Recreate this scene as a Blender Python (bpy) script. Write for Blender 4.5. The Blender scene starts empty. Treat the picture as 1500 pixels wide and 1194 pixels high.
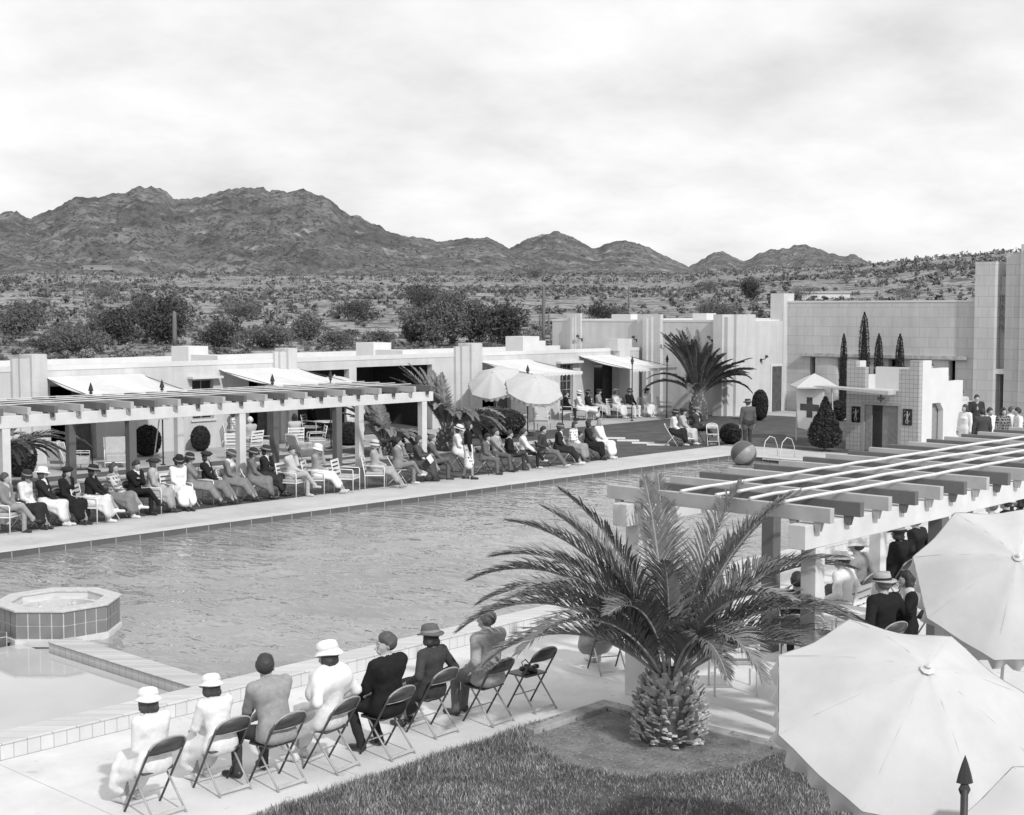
import bpy, math, random
import numpy as np
from mathutils import Vector, Matrix, Euler
R = math.radians
rng = np.random.default_rng(7)
random.seed(7)
sc = bpy.context.scene
COL = sc.collection

# ------------------------------------------------------------------ camera geometry (used to lay the plan out)
FPX, CXP, CYP, CAMH = 2064., 750., 597., 4.9
PITCH = math.atan(142 / 2064.); AZ = R(42.8)
FW = (math.cos(AZ)*math.cos(PITCH), math.sin(AZ)*math.cos(PITCH), -math.sin(PITCH))
RT = (math.sin(AZ), -math.cos(AZ), 0.)
UP = (math.cos(AZ)*math.sin(PITCH), math.sin(AZ)*math.sin(PITCH), math.cos(PITCH))
def ray(x, y):
    a = (x-CXP)/FPX; b = -(y-CYP)/FPX
    return [FW[i]+a*RT[i]+b*UP[i] for i in range(3)]
def GP(x, y, z=0.):
    d = ray(x, y); t = (z-CAMH)/d[2]
    return (t*d[0], t*d[1])
def pix(X, Y, Z):
    v = (X, Y, Z-CAMH); c = [sum(v[i]*k[i] for i in range(3)) for k in (FW, RT, UP)]
    return (CXP+FPX*c[1]/c[0], CYP-FPX*c[2]/c[0])
def XA(px, Y, z=.9):
    lo, hi = Y*.2, Y*4.
    for _ in range(40):
        m = (lo+hi)/2
        if pix(m, Y, z)[0] < px: lo = m
        else: hi = m
    return (lo+hi)/2

cam = bpy.data.cameras.new('camera'); co = bpy.data.objects.new('camera', cam); COL.objects.link(co)
co.location = (0, 0, CAMH); co.rotation_euler = (R(90)-PITCH, 0, AZ-R(90))
cam.sensor_width = 36; cam.lens = 36*FPX/1500.; cam.clip_start = .1; cam.clip_end = 20000
sc.camera = co
sc.view_settings.view_transform = 'Standard'; sc.view_settings.look = 'None'
sc.view_settings.exposure = .1; sc.view_settings.gamma = 1

# ------------------------------------------------------------------ materials (the photograph is black and white)
def nt(m): m.use_nodes = True; return m.node_tree
class NB:
    def __init__(s, t): s.t = t
    def n(s, typ, **kw):
        x = s.t.nodes.new(typ)
        for k, v in kw.items():
            if k.startswith('i_'):
                key = k[2:].replace('_', ' ')
                x.inputs[key].default_value = v
            else: setattr(x, k, v)
        return x
    def l(s, a, b): s.t.links.new(a, b)
    def math(s, op, a, b=None, c=None, clamp=False):
        x = s.t.nodes.new('ShaderNodeMath'); x.operation = op; x.use_clamp = clamp
        for i, v in enumerate((a, b, c)):
            if v is None: continue
            if isinstance(v, (int, float)): x.inputs[i].default_value = v
            else: s.l(v, x.inputs[i])
        return x.outputs[0]
    def noise(s, vec, scale, detail=4, rough=.55, dim='3D'):
        x = s.t.nodes.new('ShaderNodeTexNoise'); x.noise_dimensions = dim
        x.inputs['Scale'].default_value = scale; x.inputs['Detail'].default_value = detail; x.inputs['Roughness'].default_value = rough
        if vec is not None: s.l(vec, x.inputs['Vector'])
        return x.outputs['Fac']
    def ramp(s, f, pts):
        x = s.t.nodes.new('ShaderNodeValToRGB'); s.l(f, x.inputs[0]); e = x.color_ramp.elements
        while len(e) < len(pts): e.new(.5)
        for i, (p, v) in enumerate(pts): e[i].position = p; e[i].color = (v, v, v, 1)
        return x.outputs[0]
    def mix(s, f, a, b, typ='MIX'):
        x = s.t.nodes.new('ShaderNodeMix'); x.data_type = 'RGBA'; x.blend_type = typ
        for i, v in ((0, f), (6, a), (7, b)):
            if isinstance(v, (int, float)): x.inputs[i].default_value = v if i == 0 else (v, v, v, 1)
            else: s.l(v, x.inputs[i])
        return x.outputs[2]
_mats = {}
def mat(name, v, rough=.8, var=.12, scale=8., bump=0., bscale=40., spec=.3, metal=0., sheen=0.):
    """plain material: base grey v with mottling"""
    key = name
    if key in _mats: return _mats[key]
    m = bpy.data.materials.new(name); t = nt(m); b = NB(t); p = t.nodes['Principled BSDF']
    tc = b.n('ShaderNodeTexCoord')
    f = b.noise(tc.outputs['Object'], scale, 4, .6)
    c = b.ramp(f, [(.3, v*(1-var)), (.7, min(1, v*(1+var)))])
    b.l(c, p.inputs['Base Color']); p.inputs['Roughness'].default_value = rough
    p.inputs['Specular IOR Level'].default_value = spec; p.inputs['Metallic'].default_value = metal
    if sheen: p.inputs['Sheen Weight'].default_value = sheen
    if bump:
        bp = b.n('ShaderNodeBump', i_Strength=bump, i_Distance=.01)
        b.l(b.noise(tc.outputs['Object'], bscale, 5, .6), bp.inputs['Height']); b.l(bp.outputs[0], p.inputs['Normal'])
    _mats[key] = m
    return m
def cloth(v):
    v = round(v, 2); nm = 'cloth_%02d' % int(v*100)
    if nm in _mats: return _mats[nm]
    m = mat(nm, v, .92, .04 if v > .4 else .12, 18, 0, 26, .12); b = NB(m.node_tree); p = m.node_tree.nodes['Principled BSDF']
    tc = b.n('ShaderNodeTexCoord'); mp = b.n('ShaderNodeMapping'); b.l(tc.outputs['Object'], mp.inputs[0]); mp.inputs['Scale'].default_value = (1., 1., .45); mp.inputs['Rotation'].default_value = (.5, .3, 0)
    w_ = b.n('ShaderNodeTexNoise'); w_.noise_type = 'RIDGED_MULTIFRACTAL'; w_.inputs['Scale'].default_value = 7.; w_.inputs['Detail'].default_value = 3.; w_.inputs['Distortion'].default_value = .6
    b.l(mp.outputs[0], w_.inputs['Vector'])
    bp = b.n('ShaderNodeBump', i_Strength=.75, i_Distance=.022)
    b.l(b.math('ADD', w_.outputs['Fac'], b.math('MULTIPLY', b.noise(tc.outputs['Object'], 160, 3, .6), .10)), bp.inputs['Height']); b.l(bp.outputs[0], p.inputs['Normal'])
    return m
def grid_mask(b, vx, vz, sx, sz, w):
    """1 on the joints of a block grid"""
    def line(c, s):
        f = b.math('FRACT', b.math('DIVIDE', c, s)); d = b.math('ABSOLUTE', b.math('SUBTRACT', f, .5))
        return b.math('GREATER_THAN', d, .5-w/s/2)
    return b.math('MAXIMUM', line(vx, sx), line(vz, sz))
def block_mat(name, v, sx, sz, w, dark, rough=.85, var=.07, staggered=True, bump=.25, stain=.12):
    m = bpy.data.materials.new(name); t = nt(m); b = NB(t); p = t.nodes['Principled BSDF']
    g = b.n('ShaderNodeNewGeometry'); s = b.n('ShaderNodeSeparateXYZ'); b.l(g.outputs['Position'], s.inputs[0])
    u = b.math('ADD', s.outputs[0], s.outputs[1])
    row = b.math('FLOOR', b.math('DIVIDE', s.outputs[2], sz))
    if staggered: u = b.math('ADD', u, b.math('MULTIPLY', b.math('MODULO', row, 2.), sx*.5))
    k = grid_mask(b, u, s.outputs[2], sx, sz, w)
    col = b.math('FLOOR', b.math('DIVIDE', u, sx))
    cb = b.n('ShaderNodeCombineXYZ'); b.l(col, cb.inputs[0]); b.l(row, cb.inputs[1])
    wn = b.n('ShaderNodeTexWhiteNoise', noise_dimensions='3D'); b.l(cb.outputs[0], wn.inputs['Vector'])
    f = b.noise(g.outputs['Position'], 1.3, 6, .65); f2 = b.noise(g.outputs['Position'], 14, 4, .6)
    base = b.math('MULTIPLY', b.math('ADD', b.math('MULTIPLY', wn.outputs[0], var), 1-var/2), v)
    base = b.math('MULTIPLY', base, b.math('ADD', b.math('MULTIPLY', f, stain*2), 1-stain))
    base = b.math('MULTIPLY', base, b.math('ADD', b.math('MULTIPLY', f2, .1), .95))
    sc3 = b.n('ShaderNodeCombineXYZ'); b.l(b.math('MULTIPLY', b.math('ADD', s.outputs[0], s.outputs[1]), 2.2), sc3.inputs[0]); b.l(b.math('MULTIPLY', s.outputs[2], .22), sc3.inputs[1])
    st_ = b.ramp(b.noise(sc3.outputs[0], 1., 6, .7), [(.42, 1. - stain), (.58, 1.)]); base = b.math('MULTIPLY', base, st_)
    c = b.mix(k, base, dark)
    b.l(c, p.inputs['Base Color']); p.inputs['Roughness'].default_value = rough; p.inputs['Specular IOR Level'].default_value = .25
    bp = b.n('ShaderNodeBump', i_Strength=bump, i_Distance=.01)
    b.l(b.math('SUBTRACT', f2, b.math('MULTIPLY', k, .8)), bp.inputs['Height']); b.l(bp.outputs[0], p.inputs['Normal'])
    _mats[name] = m; return m

def ground_mat(name, lo, hi, scale, speck=None, bump=.4, rough=.95, bdist=.02, bs=None, coord='pos'):
    m = bpy.data.materials.new(name); t = nt(m); b = NB(t); p = t.nodes['Principled BSDF']
    g = b.n('ShaderNodeNewGeometry'); P_ = g.outputs['Position']
    f = b.noise(P_, scale, 8, .62)
    c = b.ramp(f, [(.35, lo), (.65, hi)])
    if speck:
        for (ss, thr, val, wdt) in speck:
            f3 = b.noise(P_, ss, 3, .6)
            k = b.ramp(f3, [(thr, 0), (thr+wdt, 1)])
            c = b.mix(k, c, val)
    b.l(c, p.inputs['Base Color']); p.inputs['Roughness'].default_value = rough; p.inputs['Specular IOR Level'].default_value = .15
    bp = b.n('ShaderNodeBump', i_Strength=bump, i_Distance=bdist)
    b.l(b.noise(P_, bs or scale*6, 8, .65), bp.inputs['Height']); b.l(bp.outputs[0], p.inputs['Normal'])
    _mats[name] = m; return m

# ------------------------------------------------------------------ mesh helpers
class MB:
    def __init__(s): s.v = []; s.f = []; s.m = []
    def add(s, vs, fs, mi=0):
        o = len(s.v); s.v += [tuple(v) for v in vs]; s.f += [tuple(o+i for i in f) for f in fs]; s.m += [mi]*len(fs)
    def box(s, x0, x1, y0, y1, z0, z1, mi=0):
        if x0 > x1: x0, x1 = x1, x0
        if y0 > y1: y0, y1 = y1, y0
        if z0 > z1: z0, z1 = z1, z0
        s.add([(x0,y0,z0),(x1,y0,z0),(x1,y1,z0),(x0,y1,z0),(x0,y0,z1),(x1,y0,z1),(x1,y1,z1),(x0,y1,z1)],
              [(0,3,2,1),(4,5,6,7),(0,1,5,4),(1,2,6,5),(2,3,7,6),(3,0,4,7)], mi)
        return s
    def tube(s, pts, r, n=8, mi=0, cap=True):
        pts = [Vector(p) for p in pts]; k = len(pts); rs = r if isinstance(r, (list, tuple)) else [r]*k
        rings = []; up = None
        for i, p in enumerate(pts):
            d = (pts[min(i+1, k-1)]-pts[max(i-1, 0)]).normalized()
            if up is None:
                up = Vector((0, 0, 1)) if abs(d.z) < .9 else Vector((1, 0, 0))
            a = d.cross(up).normalized(); b2 = a.cross(d).normalized(); up = b2
            rings.append([p+a*math.cos(2*math.pi*j/n)*rs[i]+b2*math.sin(2*math.pi*j/n)*rs[i] for j in range(n)])
        vs = [q for rg in rings for q in rg]; fs = []
        for i in range(k-1):
            for j in range(n):
                fs.append((i*n+j, (i+1)*n+j, (i+1)*n+(j+1) % n, i*n+(j+1) % n))
        if cap: fs.append(tuple(range(n))); fs.append(tuple((k-1)*n+j for j in reversed(range(n))))
        s.add(vs, fs, mi); return s
    def lathe(s, prof, n=24, c=(0, 0, 0), mi=0, cap=False, sx=1., sy=1.):
        vs = []; fs = []
        for (r, z) in prof:
            for j in range(n):
                a = 2*math.pi*j/n; vs.append((c[0]+r*math.cos(a)*sx, c[1]+r*math.sin(a)*sy, c[2]+z))
        for i in range(len(prof)-1):
            for j in range(n): fs.append((i*n+j, i*n+(j+1) % n, (i+1)*n+(j+1) % n, (i+1)*n+j))
        if cap: fs.append(tuple(reversed(range(n)))); fs.append(tuple((len(prof)-1)*n+j for j in range(n)))
        s.add(vs, fs, mi); return s
    def prism(s, poly, axis, a, b, mi=0):
        """extrude 2-D poly along axis from a to b"""
        def mk(p, t):
            return {'x': (t, p[0], p[1]), 'y': (p[0], t, p[1]), 'z': (p[0], p[1], t)}[axis]
        n = len(poly); vs = [mk(p, a) for p in poly]+[mk(p, b) for p in poly]
        fs = [tuple(range(n)), tuple(reversed(range(n, 2*n)))]+[(i, i+n, (i+1) % n+n, (i+1) % n) for i in range(n)]
        s.add(vs, fs, mi); return s
    def quads(s, arr, mi=0):
        """arr (n,4,3)"""
        o = len(s.v); s.v += [tuple(v) for v in arr.reshape(-1, 3)]
        s.f += [tuple(range(o+4*i, o+4*i+4)) for i in range(len(arr))]; s.m += [mi]*len(arr)
    def build(s, name, mats, parent=None, smooth=False, loc=None, bevel=0.):
        me = bpy.data.meshes.new(name); me.from_pydata(s.v, [], s.f)
        if not isinstance(mats, (list, tuple)): mats = [mats]
        for m in mats: me.materials.append(m)
        if len(mats) > 1: me.polygons.foreach_set('material_index', s.m)
        if smooth: me.polygons.foreach_set('use_smooth', [True]*len(me.polygons))
        me.update(); o = bpy.data.objects.new(name, me); COL.objects.link(o)
        if parent is not None: o.parent = parent
        if loc is not None: o.location = loc
        if bevel:
            md = o.modifiers.new('bevel', 'BEVEL'); md.width = bevel; md.segments = 2; md.limit_method = 'ANGLE'
        return o
def fast_mesh(name, verts, faces4, mats, parent=None, smooth=False, midx=None):
    """verts (n,3) float, faces (m,k) int of one size"""
    me = bpy.data.meshes.new(name); n = len(verts); m, k = faces4.shape
    me.vertices.add(n); me.vertices.foreach_set('co', np.asarray(verts, np.float32).ravel())
    me.loops.add(m*k); me.loops.foreach_set('vertex_index', faces4.astype(np.int32).ravel())
    me.polygons.add(m); me.polygons.foreach_set('loop_start', np.arange(0, m*k, k, dtype=np.int32))
    if not isinstance(mats, (list, tuple)): mats = [mats]
    for q in mats: me.materials.append(q)
    if midx is not None: me.polygons.foreach_set('material_index', midx.astype(np.int32))
    if smooth: me.polygons.foreach_set('use_smooth', np.ones(m, bool))
    me.update(calc_edges=True); me.validate()
    o = bpy.data.objects.new(name, me); COL.objects.link(o)
    if parent is not None: o.parent = parent
    return o
def tag(o, label=None, cat=None, group=None, kind=None):
    if label: o['label'] = label
    if cat: o['category'] = cat
    if group: o['group'] = group
    if kind: o['kind'] = kind
    return o
def thing(name, label, cat, loc=(0, 0, 0), rz=0., group=None):
    o = bpy.data.objects.new(name, None); COL.objects.link(o); o.location = loc; o.rotation_euler = (0, 0, rz)
    o.empty_display_size = .2
    return tag(o, label, cat, group)
def copy_tree(o, parent=None):
    c = o.copy(); COL.objects.link(c)
    c.parent = parent
    for ch in list(o.children): copy_tree(ch, c)
    return c
def dup(root, loc, rz, label, group=None):
    c = copy_tree(root); c.location = loc; c.rotation_euler = (0, 0, rz); c['label'] = label
    if group: c['group'] = group
    return c

# ------------------------------------------------------------------ value noise in numpy
def _hash(ix, iy, seed):
    h = (ix*374761393+iy*668265263+seed*974634777) & 0xffffffff
    h = ((h ^ (h >> 13))*1274126177) & 0xffffffff
    return ((h ^ (h >> 16)) & 0xffffff)/float(0xffffff)
def vnoise(x, y, seed=0):
    ix = np.floor(x).astype(np.int64); iy = np.floor(y).astype(np.int64); fx = x-ix; fy = y-iy
    fx = fx*fx*fx*(fx*(fx*6-15)+10); fy = fy*fy*fy*(fy*(fy*6-15)+10)
    a = _hash(ix, iy, seed); b = _hash(ix+1, iy, seed); c = _hash(ix, iy+1, seed); d = _hash(ix+1, iy+1, seed)
    return (a*(1-fx)+b*fx)*(1-fy)+(c*(1-fx)+d*fx)*fy
def fbm(x, y, o=5, seed=0, ridged=False):
    s = 0.; a = .5; t = 0.
    for i in range(o):
        n = vnoise(x, y, seed+i*17)
        if ridged: n = 1-abs(2*n-1)
        s = s+a*n; t += a; a *= .5; x = x*2.03+11.7; y = y*2.03+5.1
    return s/t
# ------------------------------------------------------------------ light: hazy sun and a bright clouded sky
SUN_EL = R(38); SH_AZ = R(74)          # shadows fall towards this azimuth
w = bpy.data.worlds.new('World'); sc.world = w; w.use_nodes = True; t = w.node_tree; b = NB(t)
bg = t.nodes['Background']
sky = b.n('ShaderNodeTexSky'); sky.sky_type = 'NISHITA'; sky.sun_disc = False
sky.sun_elevation = SUN_EL
sun_dir = Vector((-math.cos(SH_AZ)*math.cos(SUN_EL), -math.sin(SH_AZ)*math.cos(SUN_EL), math.sin(SUN_EL)))
sky.sun_rotation = math.atan2(sun_dir.x, sun_dir.y)
bw = b.n('ShaderNodeRGBToBW'); b.l(sky.outputs[0], bw.inputs[0])
tc = b.n('ShaderNodeTexCoord'); sp = b.n('ShaderNodeSeparateXYZ'); b.l(tc.outputs['Generated'], sp.inputs[0])
zz = b.math('ADD', b.math('MAXIMUM', sp.outputs[2], 0.), .30)
cx = b.math('DIVIDE', sp.outputs[0], zz); cy = b.math('DIVIDE', sp.outputs[1], zz)
cb = b.n('ShaderNodeCombineXYZ'); b.l(cx, cb.inputs[0]); b.l(cy, cb.inputs[1])
big = b.noise(cb.outputs[0], 1.5, 7, .52); 
cb2 = b.n('ShaderNodeVectorMath', operation='ADD'); b.l(cb.outputs[0], cb2.inputs[0]); cb2.inputs[1].default_value = (3.7, 9.1, 2.2)
med = b.noise(cb2.outputs[0], 4.5, 8, .58)
f = b.math('ADD', b.math('MULTIPLY', big, .65), b.math('MULTIPLY', med, .35))
cl = b.ramp(f, [(.34, 6.3), (.44, 7.5), (.52, 8.4), (.60, 9.2)])
cover = b.math('MULTIPLY', bw.outputs[0], .10)
allsky = b.math('ADD', cover, cl)
b.l(allsky, bg.inputs['Color']); bg.inputs['Strength'].default_value = .1
sl = bpy.data.lights.new('sun', 'SUN'); sl.energy = 2.7; sl.angle = R(2.0); sl.color = (1, 1, 1)
so = bpy.data.objects.new('sun', sl); COL.objects.link(so); so.rotation_euler = (-sun_dir).to_track_quat('-Z', 'Y').to_euler()

# ------------------------------------------------------------------ desert and mountains
def prof(pts):
    xs = np.array([p[0] for p in pts], float); ys = np.array([p[1] for p in pts], float)
    # pixel -> azimuth (ccw from +X) and tan(elevation)
    az = []; te = []
    for x, y in zip(xs, ys):
        d = ray(x, y); az.append(math.atan2(d[1], d[0])); te.append(d[2]/math.hypot(d[0], d[1]))
    az = np.array(az); te = np.array(te); o = np.argsort(az); return az[o], te[o]
LEFT = prof([(-900,420),(-500,390),(-300,350),(-150,325),(0,307),(25,308),(45,319),(60,310),(80,298),(100,285),(112,281),(130,281),(150,274),(165,273),(185,273),(200,266),(225,268),(240,273),(256,287),(270,285),(290,284),(305,278),(325,271),(345,268),(365,267),(385,266),(395,273),(410,272),(430,276),(445,272),(460,276),(475,281),(490,290),(500,301),(515,309),(530,315),(545,322),(555,320),(565,330),(580,338),(600,345),(610,343),(625,345),(640,350),(665,348),(690,346),(715,346),(735,355),(760,372),(800,396),(860,420)])
MID = prof([(560,430),(640,400),(700,380),(745,360),(765,350),(790,338),(805,334),(815,333),(830,340),(850,350),(870,360),(880,359),(885,352),(900,348),(915,346),(935,350),(950,358),(970,370),(990,380),(1005,388),(1020,398),(1045,408),(1080,430)])
FAR = prof([(900,440),(960,410),(1010,390),(1030,377),(1045,368),(1060,366),(1075,376),(1090,382),(1100,378),(1115,368),(1130,362),(1150,361),(1165,357),(1185,355),(1200,362),(1215,370),(1230,374),(1245,371),(1260,378),(1275,388),(1320,405),(1400,430)])
NEAR = prof([(900,440),(960,425),(1010,411),(1040,406),(1100,401),(1200,397),(1280,391),(1320,387),(1360,382),(1400,378),(1450,374),(1500,370),(1600,364),(1800,360),(2300,380)])
def bas(r):
    a = np.clip(r-70, 0, None)
    return -.35 + np.where(a < 700, .0345*a, .0345*700+(a-700)*.026)
def terrain(az, r, detail=True):
    x = r*np.cos(az); y = r*np.sin(az)
    h = bas(r)
    h = h + (fbm(x/45, y/45, 4, 3)-.5)*3.2*np.clip((r-80)/200, 0, 1)
    def layer(h, pr, R0, Wf, Wb, seed, g, wob):
        te = np.interp(az, pr[0], pr[1])
        ridge = 4.9+R0*te
        rr = R0
        u = (r-rr)
        s = np.where(u < 0, 1+u/Wf, 1-u/Wb); s = np.clip(s, 0, 1)
        lat = az*R0
        n1 = fbm(lat/(g*.8)+fbm(x/g, y/g, 3, seed+5)*1.6, r/(g*1.6), 6, seed, True)
        n2 = fbm(x/(g*.22), y/(g*.22), 4, seed+40, True)
        ridge = ridge+(fbm(lat/22., lat*0, 4, seed+9)-.5)*np.clip(ridge-60, 0, 40)*.20*(R0/1500.)
        amp = np.clip(ridge-bas(np.full_like(r, R0)), 0, None)
        sh = .75*s**1.5+.25*s**.9
        m = sh*amp
        n4 = fbm(x/(g*.028), y/(g*.028), 3, seed+80, True)
        carve = (1-n1)*.55*(1-s**3)*s**.5 + (1-n2)*.16*(1-s**6)*s**.5
        m = m-amp*carve
        n3 = fbm(x/(g*.07), y/(g*.07), 4, seed+60, True)
        m = m-(1-n4)*np.minimum(amp*.06, 3.6)*np.clip(s*2, 0, 1)-(1-n2)*amp*.05-(1-n3)*np.minimum(amp*.07, 5.5)*np.clip(s*3, 0, 1)
        return np.maximum(h, bas(r)+m)
    h = layer(h, LEFT, 1500., 950., 700., 100, 230., .2)
    h = layer(h, MID, 1900., 750., 700., 200, 190., .2)
    h = layer(h, FAR, 2900., 800., 900., 300, 260., .2)
    te = np.interp(az, NEAR[0], NEAR[1]); R0 = 520.
    amp = np.clip(4.9+R0*te-bas(np.full_like(r, R0)), 0, None)
    s = np.where(r < R0, np.clip(1-(R0-r)/430, 0, 1), np.clip(1-(r-R0)/700, 0, 1))
    h = h+amp*s*s*(3-2*s)
    return h
azs = np.linspace(R(42.8-58), R(42.8+50), 1300)
rs = np.concatenate([np.linspace(6, 66, 8), np.geomspace(70, 700, 90), np.linspace(710, 3600, 330), np.linspace(3700, 9000, 12)])
A, RR = np.meshgrid(azs, rs); Hh = terrain(A, RR)
Hh[:6] = -.42
V = np.stack([RR*np.cos(A), RR*np.sin(A), Hh], -1).reshape(-1, 3)
ny, nx = A.shape; ii = np.arange(ny*nx).reshape(ny, nx)
Q = np.stack([ii[:-1, :-1], ii[:-1, 1:], ii[1:, 1:], ii[1:, :-1]], -1).reshape(-1, 4)[:, ::-1]
cut = 98+2   # rows that belong to the desert floor
m_sand = ground_mat('desert_sand', .23, .37, .05, [(.22, .52, .10, .08), (.8, .54, .09, .05), (2.6, .6, .10, .05)], .6, bdist=.3, bs=.8)
m_rock = ground_mat('mountain_rock', .105, .23, .012, [(.09, .56, .10, .06), (.25, .55, .085, .05), (.03, .62, .32, .08)], 1., bdist=9., bs=.07)
rowq = np.repeat(np.arange(ny-1), nx-1)
def sub(mask, name, m):
    q = Q[mask]; u, inv = np.unique(q, return_inverse=True)
    o = fast_mesh(name, V[u], inv.reshape(q.shape), m, smooth=True); return tag(o, kind='structure')
sub(rowq < cut, 'desert_ground', m_sand)
# on the slopes the sandy plain gives way to bare rock little by little
tt = m_rock.node_tree; bb_ = NB(tt); pp = tt.nodes['Principled BSDF']; src = pp.inputs['Base Color'].links[0].from_socket
g_ = bb_.n('ShaderNodeNewGeometry'); sx_ = bb_.n('ShaderNodeSeparateXYZ'); bb_.l(g_.outputs['Position'], sx_.inputs[0])
hgt = bb_.math('ADD', bb_.math('DIVIDE', sx_.outputs[2], 90.), bb_.math('MULTIPLY', bb_.noise(g_.outputs['Position'], .006, 6, .65), 1.1))
fs_ = bb_.ramp(bb_.noise(g_.outputs['Position'], .11, 4, .65), [(.46, 0.), (.54, 1.)])
pale = bb_.mix(fs_, .27, .10)
fine = bb_.ramp(bb_.noise(g_.outputs['Position'], .05, 8, .7), [(.40, .75), (.60, 1.25)])
bb_.l(bb_.mix(1., bb_.mix(bb_.ramp(hgt, [(.62, 0.), (1.3, 1.)]), pale, src), fine, 'MULTIPLY'), pp.inputs['Base Color'])
sub(rowq >= cut, 'mountains', m_rock)
def tz(x, y):
    return float(terrain(np.array([math.atan2(y, x)]), np.array([math.hypot(x, y)]))[0])
# the ground beyond the view, so the plain reaches the horizon all round
gb = MB(); gb.box(-9000, 9000, -9000, 9000, -1.2, -.9); tag(gb.build('far_plain', m_sand), kind='structure')

# ------------------------------------------------------------------ leaf clumps
def leaf_quads(c, n, s, asp=.5, nrm=None):
    """c (n,3) centres -> (n,4,3) small random leaves"""
    a = rng.normal(size=(n, 3)); a /= np.linalg.norm(a, axis=1, keepdims=True)
    b_ = rng.normal(size=(n, 3)); b_ = np.cross(a, b_); b_ /= np.linalg.norm(b_, axis=1, keepdims=True)
    sz = (s*(.6+.8*rng.random((n, 1)))); u = a*sz; v = b_*sz*asp
    return np.stack([c-u, c-v*.9, c+u, c+v*.9], 1)
def quads_obj(name, arr, m, parent=None):
    v = arr.reshape(-1, 3); f = np.arange(len(v)).reshape(-1, 4)
    return fast_mesh(name, v, f, m, parent)
def blob_pts(n, rx, ry, rz, lobes=7, spread=.55, shell=.55):
    c = rng.normal(size=(lobes, 3)); c /= np.linalg.norm(c, axis=1, keepdims=True); c *= spread*rng.random((lobes, 1))**.5
    k = rng.integers(0, lobes, n); d = rng.normal(size=(n, 3)); d /= np.linalg.norm(d, axis=1, keepdims=True)
    r_ = (shell+(1-shell)*rng.random((n, 1)))*(.42+.2*rng.random((lobes, 1))[k])
    p = (c[k]+d*r_); return p*np.array([rx, ry, rz])
m_leaf = mat('shrub_leaf', .085, .7, .35, 3., 0, spec=.2)
m_leaf_d = mat('dark_leaf', .040, .6, .3, 3., 0, spec=.25)
m_leaf_l = mat('dusty_leaf', .14, .8, .3, 3., 0, spec=.15)
m_bark = mat('bark', .16, .9, .3, 12, .6)
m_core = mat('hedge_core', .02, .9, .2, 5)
# scattered scrub, too many to count
def scatter(n, r0, r1, a0, a1, seed):
    r_ = np.random.default_rng(seed)
    rr = np.sqrt(r_.random(n)*(r1*r1-r0*r0)+r0*r0); aa = a0+(a1-a0)*r_.random(n)
    x = rr*np.cos(aa); y = rr*np.sin(aa)
    keep = fbm(x/40, y/40, 4, 77) > .30+.3*r_.random(n)
    keep &= ~((x < 76) & (y < 52))
    return x[keep], y[keep], rr[keep], aa[keep]
allq = [[], [], []]
for (n, r0, r1, size, k) in ((2600, 66, 170, .75, 100), (8000, 170, 420, 1.0, 30), (15000, 420, 1350, 1.8, 13)):
    x, y, rr, aa = scatter(n, r0, r1, R(42.8-24), R(42.8+24), int(r0))
    z = terrain(aa, rr)
    for i in range(len(x)):
        s = size*(.45+.9*rng.random()**1.6)
        p = blob_pts(k, s, s, s*.62, 4, .5, .3)+np.array([x[i], y[i], z[i]+s*.35])
        allq[rng.integers(0, 3)].append(leaf_quads(p, k, s*(.16 if r0 < 100 else .26), .55))
for qs, m in zip(allq, (mat('scrub_mid', .15, .8, .3, 1.), mat('scrub_dark', .10, .8, .3, 1.), mat('scrub_pale', .22, .8, .3, 1.))):
    o = quads_obj('desert_scrub', np.concatenate(qs), m)
    tag(o, {'scrub_mid': 'mid grey scrub dotted over the desert slope', 'scrub_dark': 'darkest creosote scrub dotted over the desert slope', 'scrub_pale': 'pale dusty brush dotted over the desert slope'}[m.name], 'scrub', kind='stuff')
# big bushes behind the buildings, one by one: px x, base px y, width px, height px, tone, words
def dist_for(px, py):
    d = ray(px, py); h = math.hypot(d[0], d[1]); az = math.atan2(d[1], d[0]); te = d[2]/h
    rr = np.linspace(80, 900, 1600); zt = terrain(np.full_like(rr, az), rr)
    los = 4.9+rr*te; k = np.argmax(zt >= los) if (zt >= los).any() else 0
    return float(rr[k]) if k > 0 else 80., az
def bush(px, py, wpx, hpx, m, label, r=None, trunk=True):
    rd, az = dist_for(px, py)
    if r: rd = r
    x = rd*math.cos(az); y = rd*math.sin(az); z = tz(x, y); s = rd/FPX
    W_ = wpx*s/2; H_ = hpx*s
    o = thing('desert_shrub', label, 'shrub', (x, y, z-.1), 0, 'large shrubs in the desert behind the pool')
    n = int(min(5200, max(700, wpx*hpx*1.6)))
    p = blob_pts(n, W_*1.1, W_*1.1, H_*.62, 11, .62, .35); p[:, 2] += H_*.5; p[:, 2] = np.abs(p[:, 2])
    quads_obj('foliage', leaf_quads(p, n, .028*hpx*s+.05, .4), m, o)
    b_ = MB()
    for k in range(7):
        a = random.random()*6.28; e = random.uniform(.3, .9)
        b_.tube([(0, 0, 0), (math.cos(a)*W_*.25, math.sin(a)*W_*.25, H_*.35), (math.cos(a)*W_*.6*e, math.sin(a)*W_*.6*e, H_*.8)], [.06, .04, .012], 5)
    b_.build('stem', m_bark, o)
    return o
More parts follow.
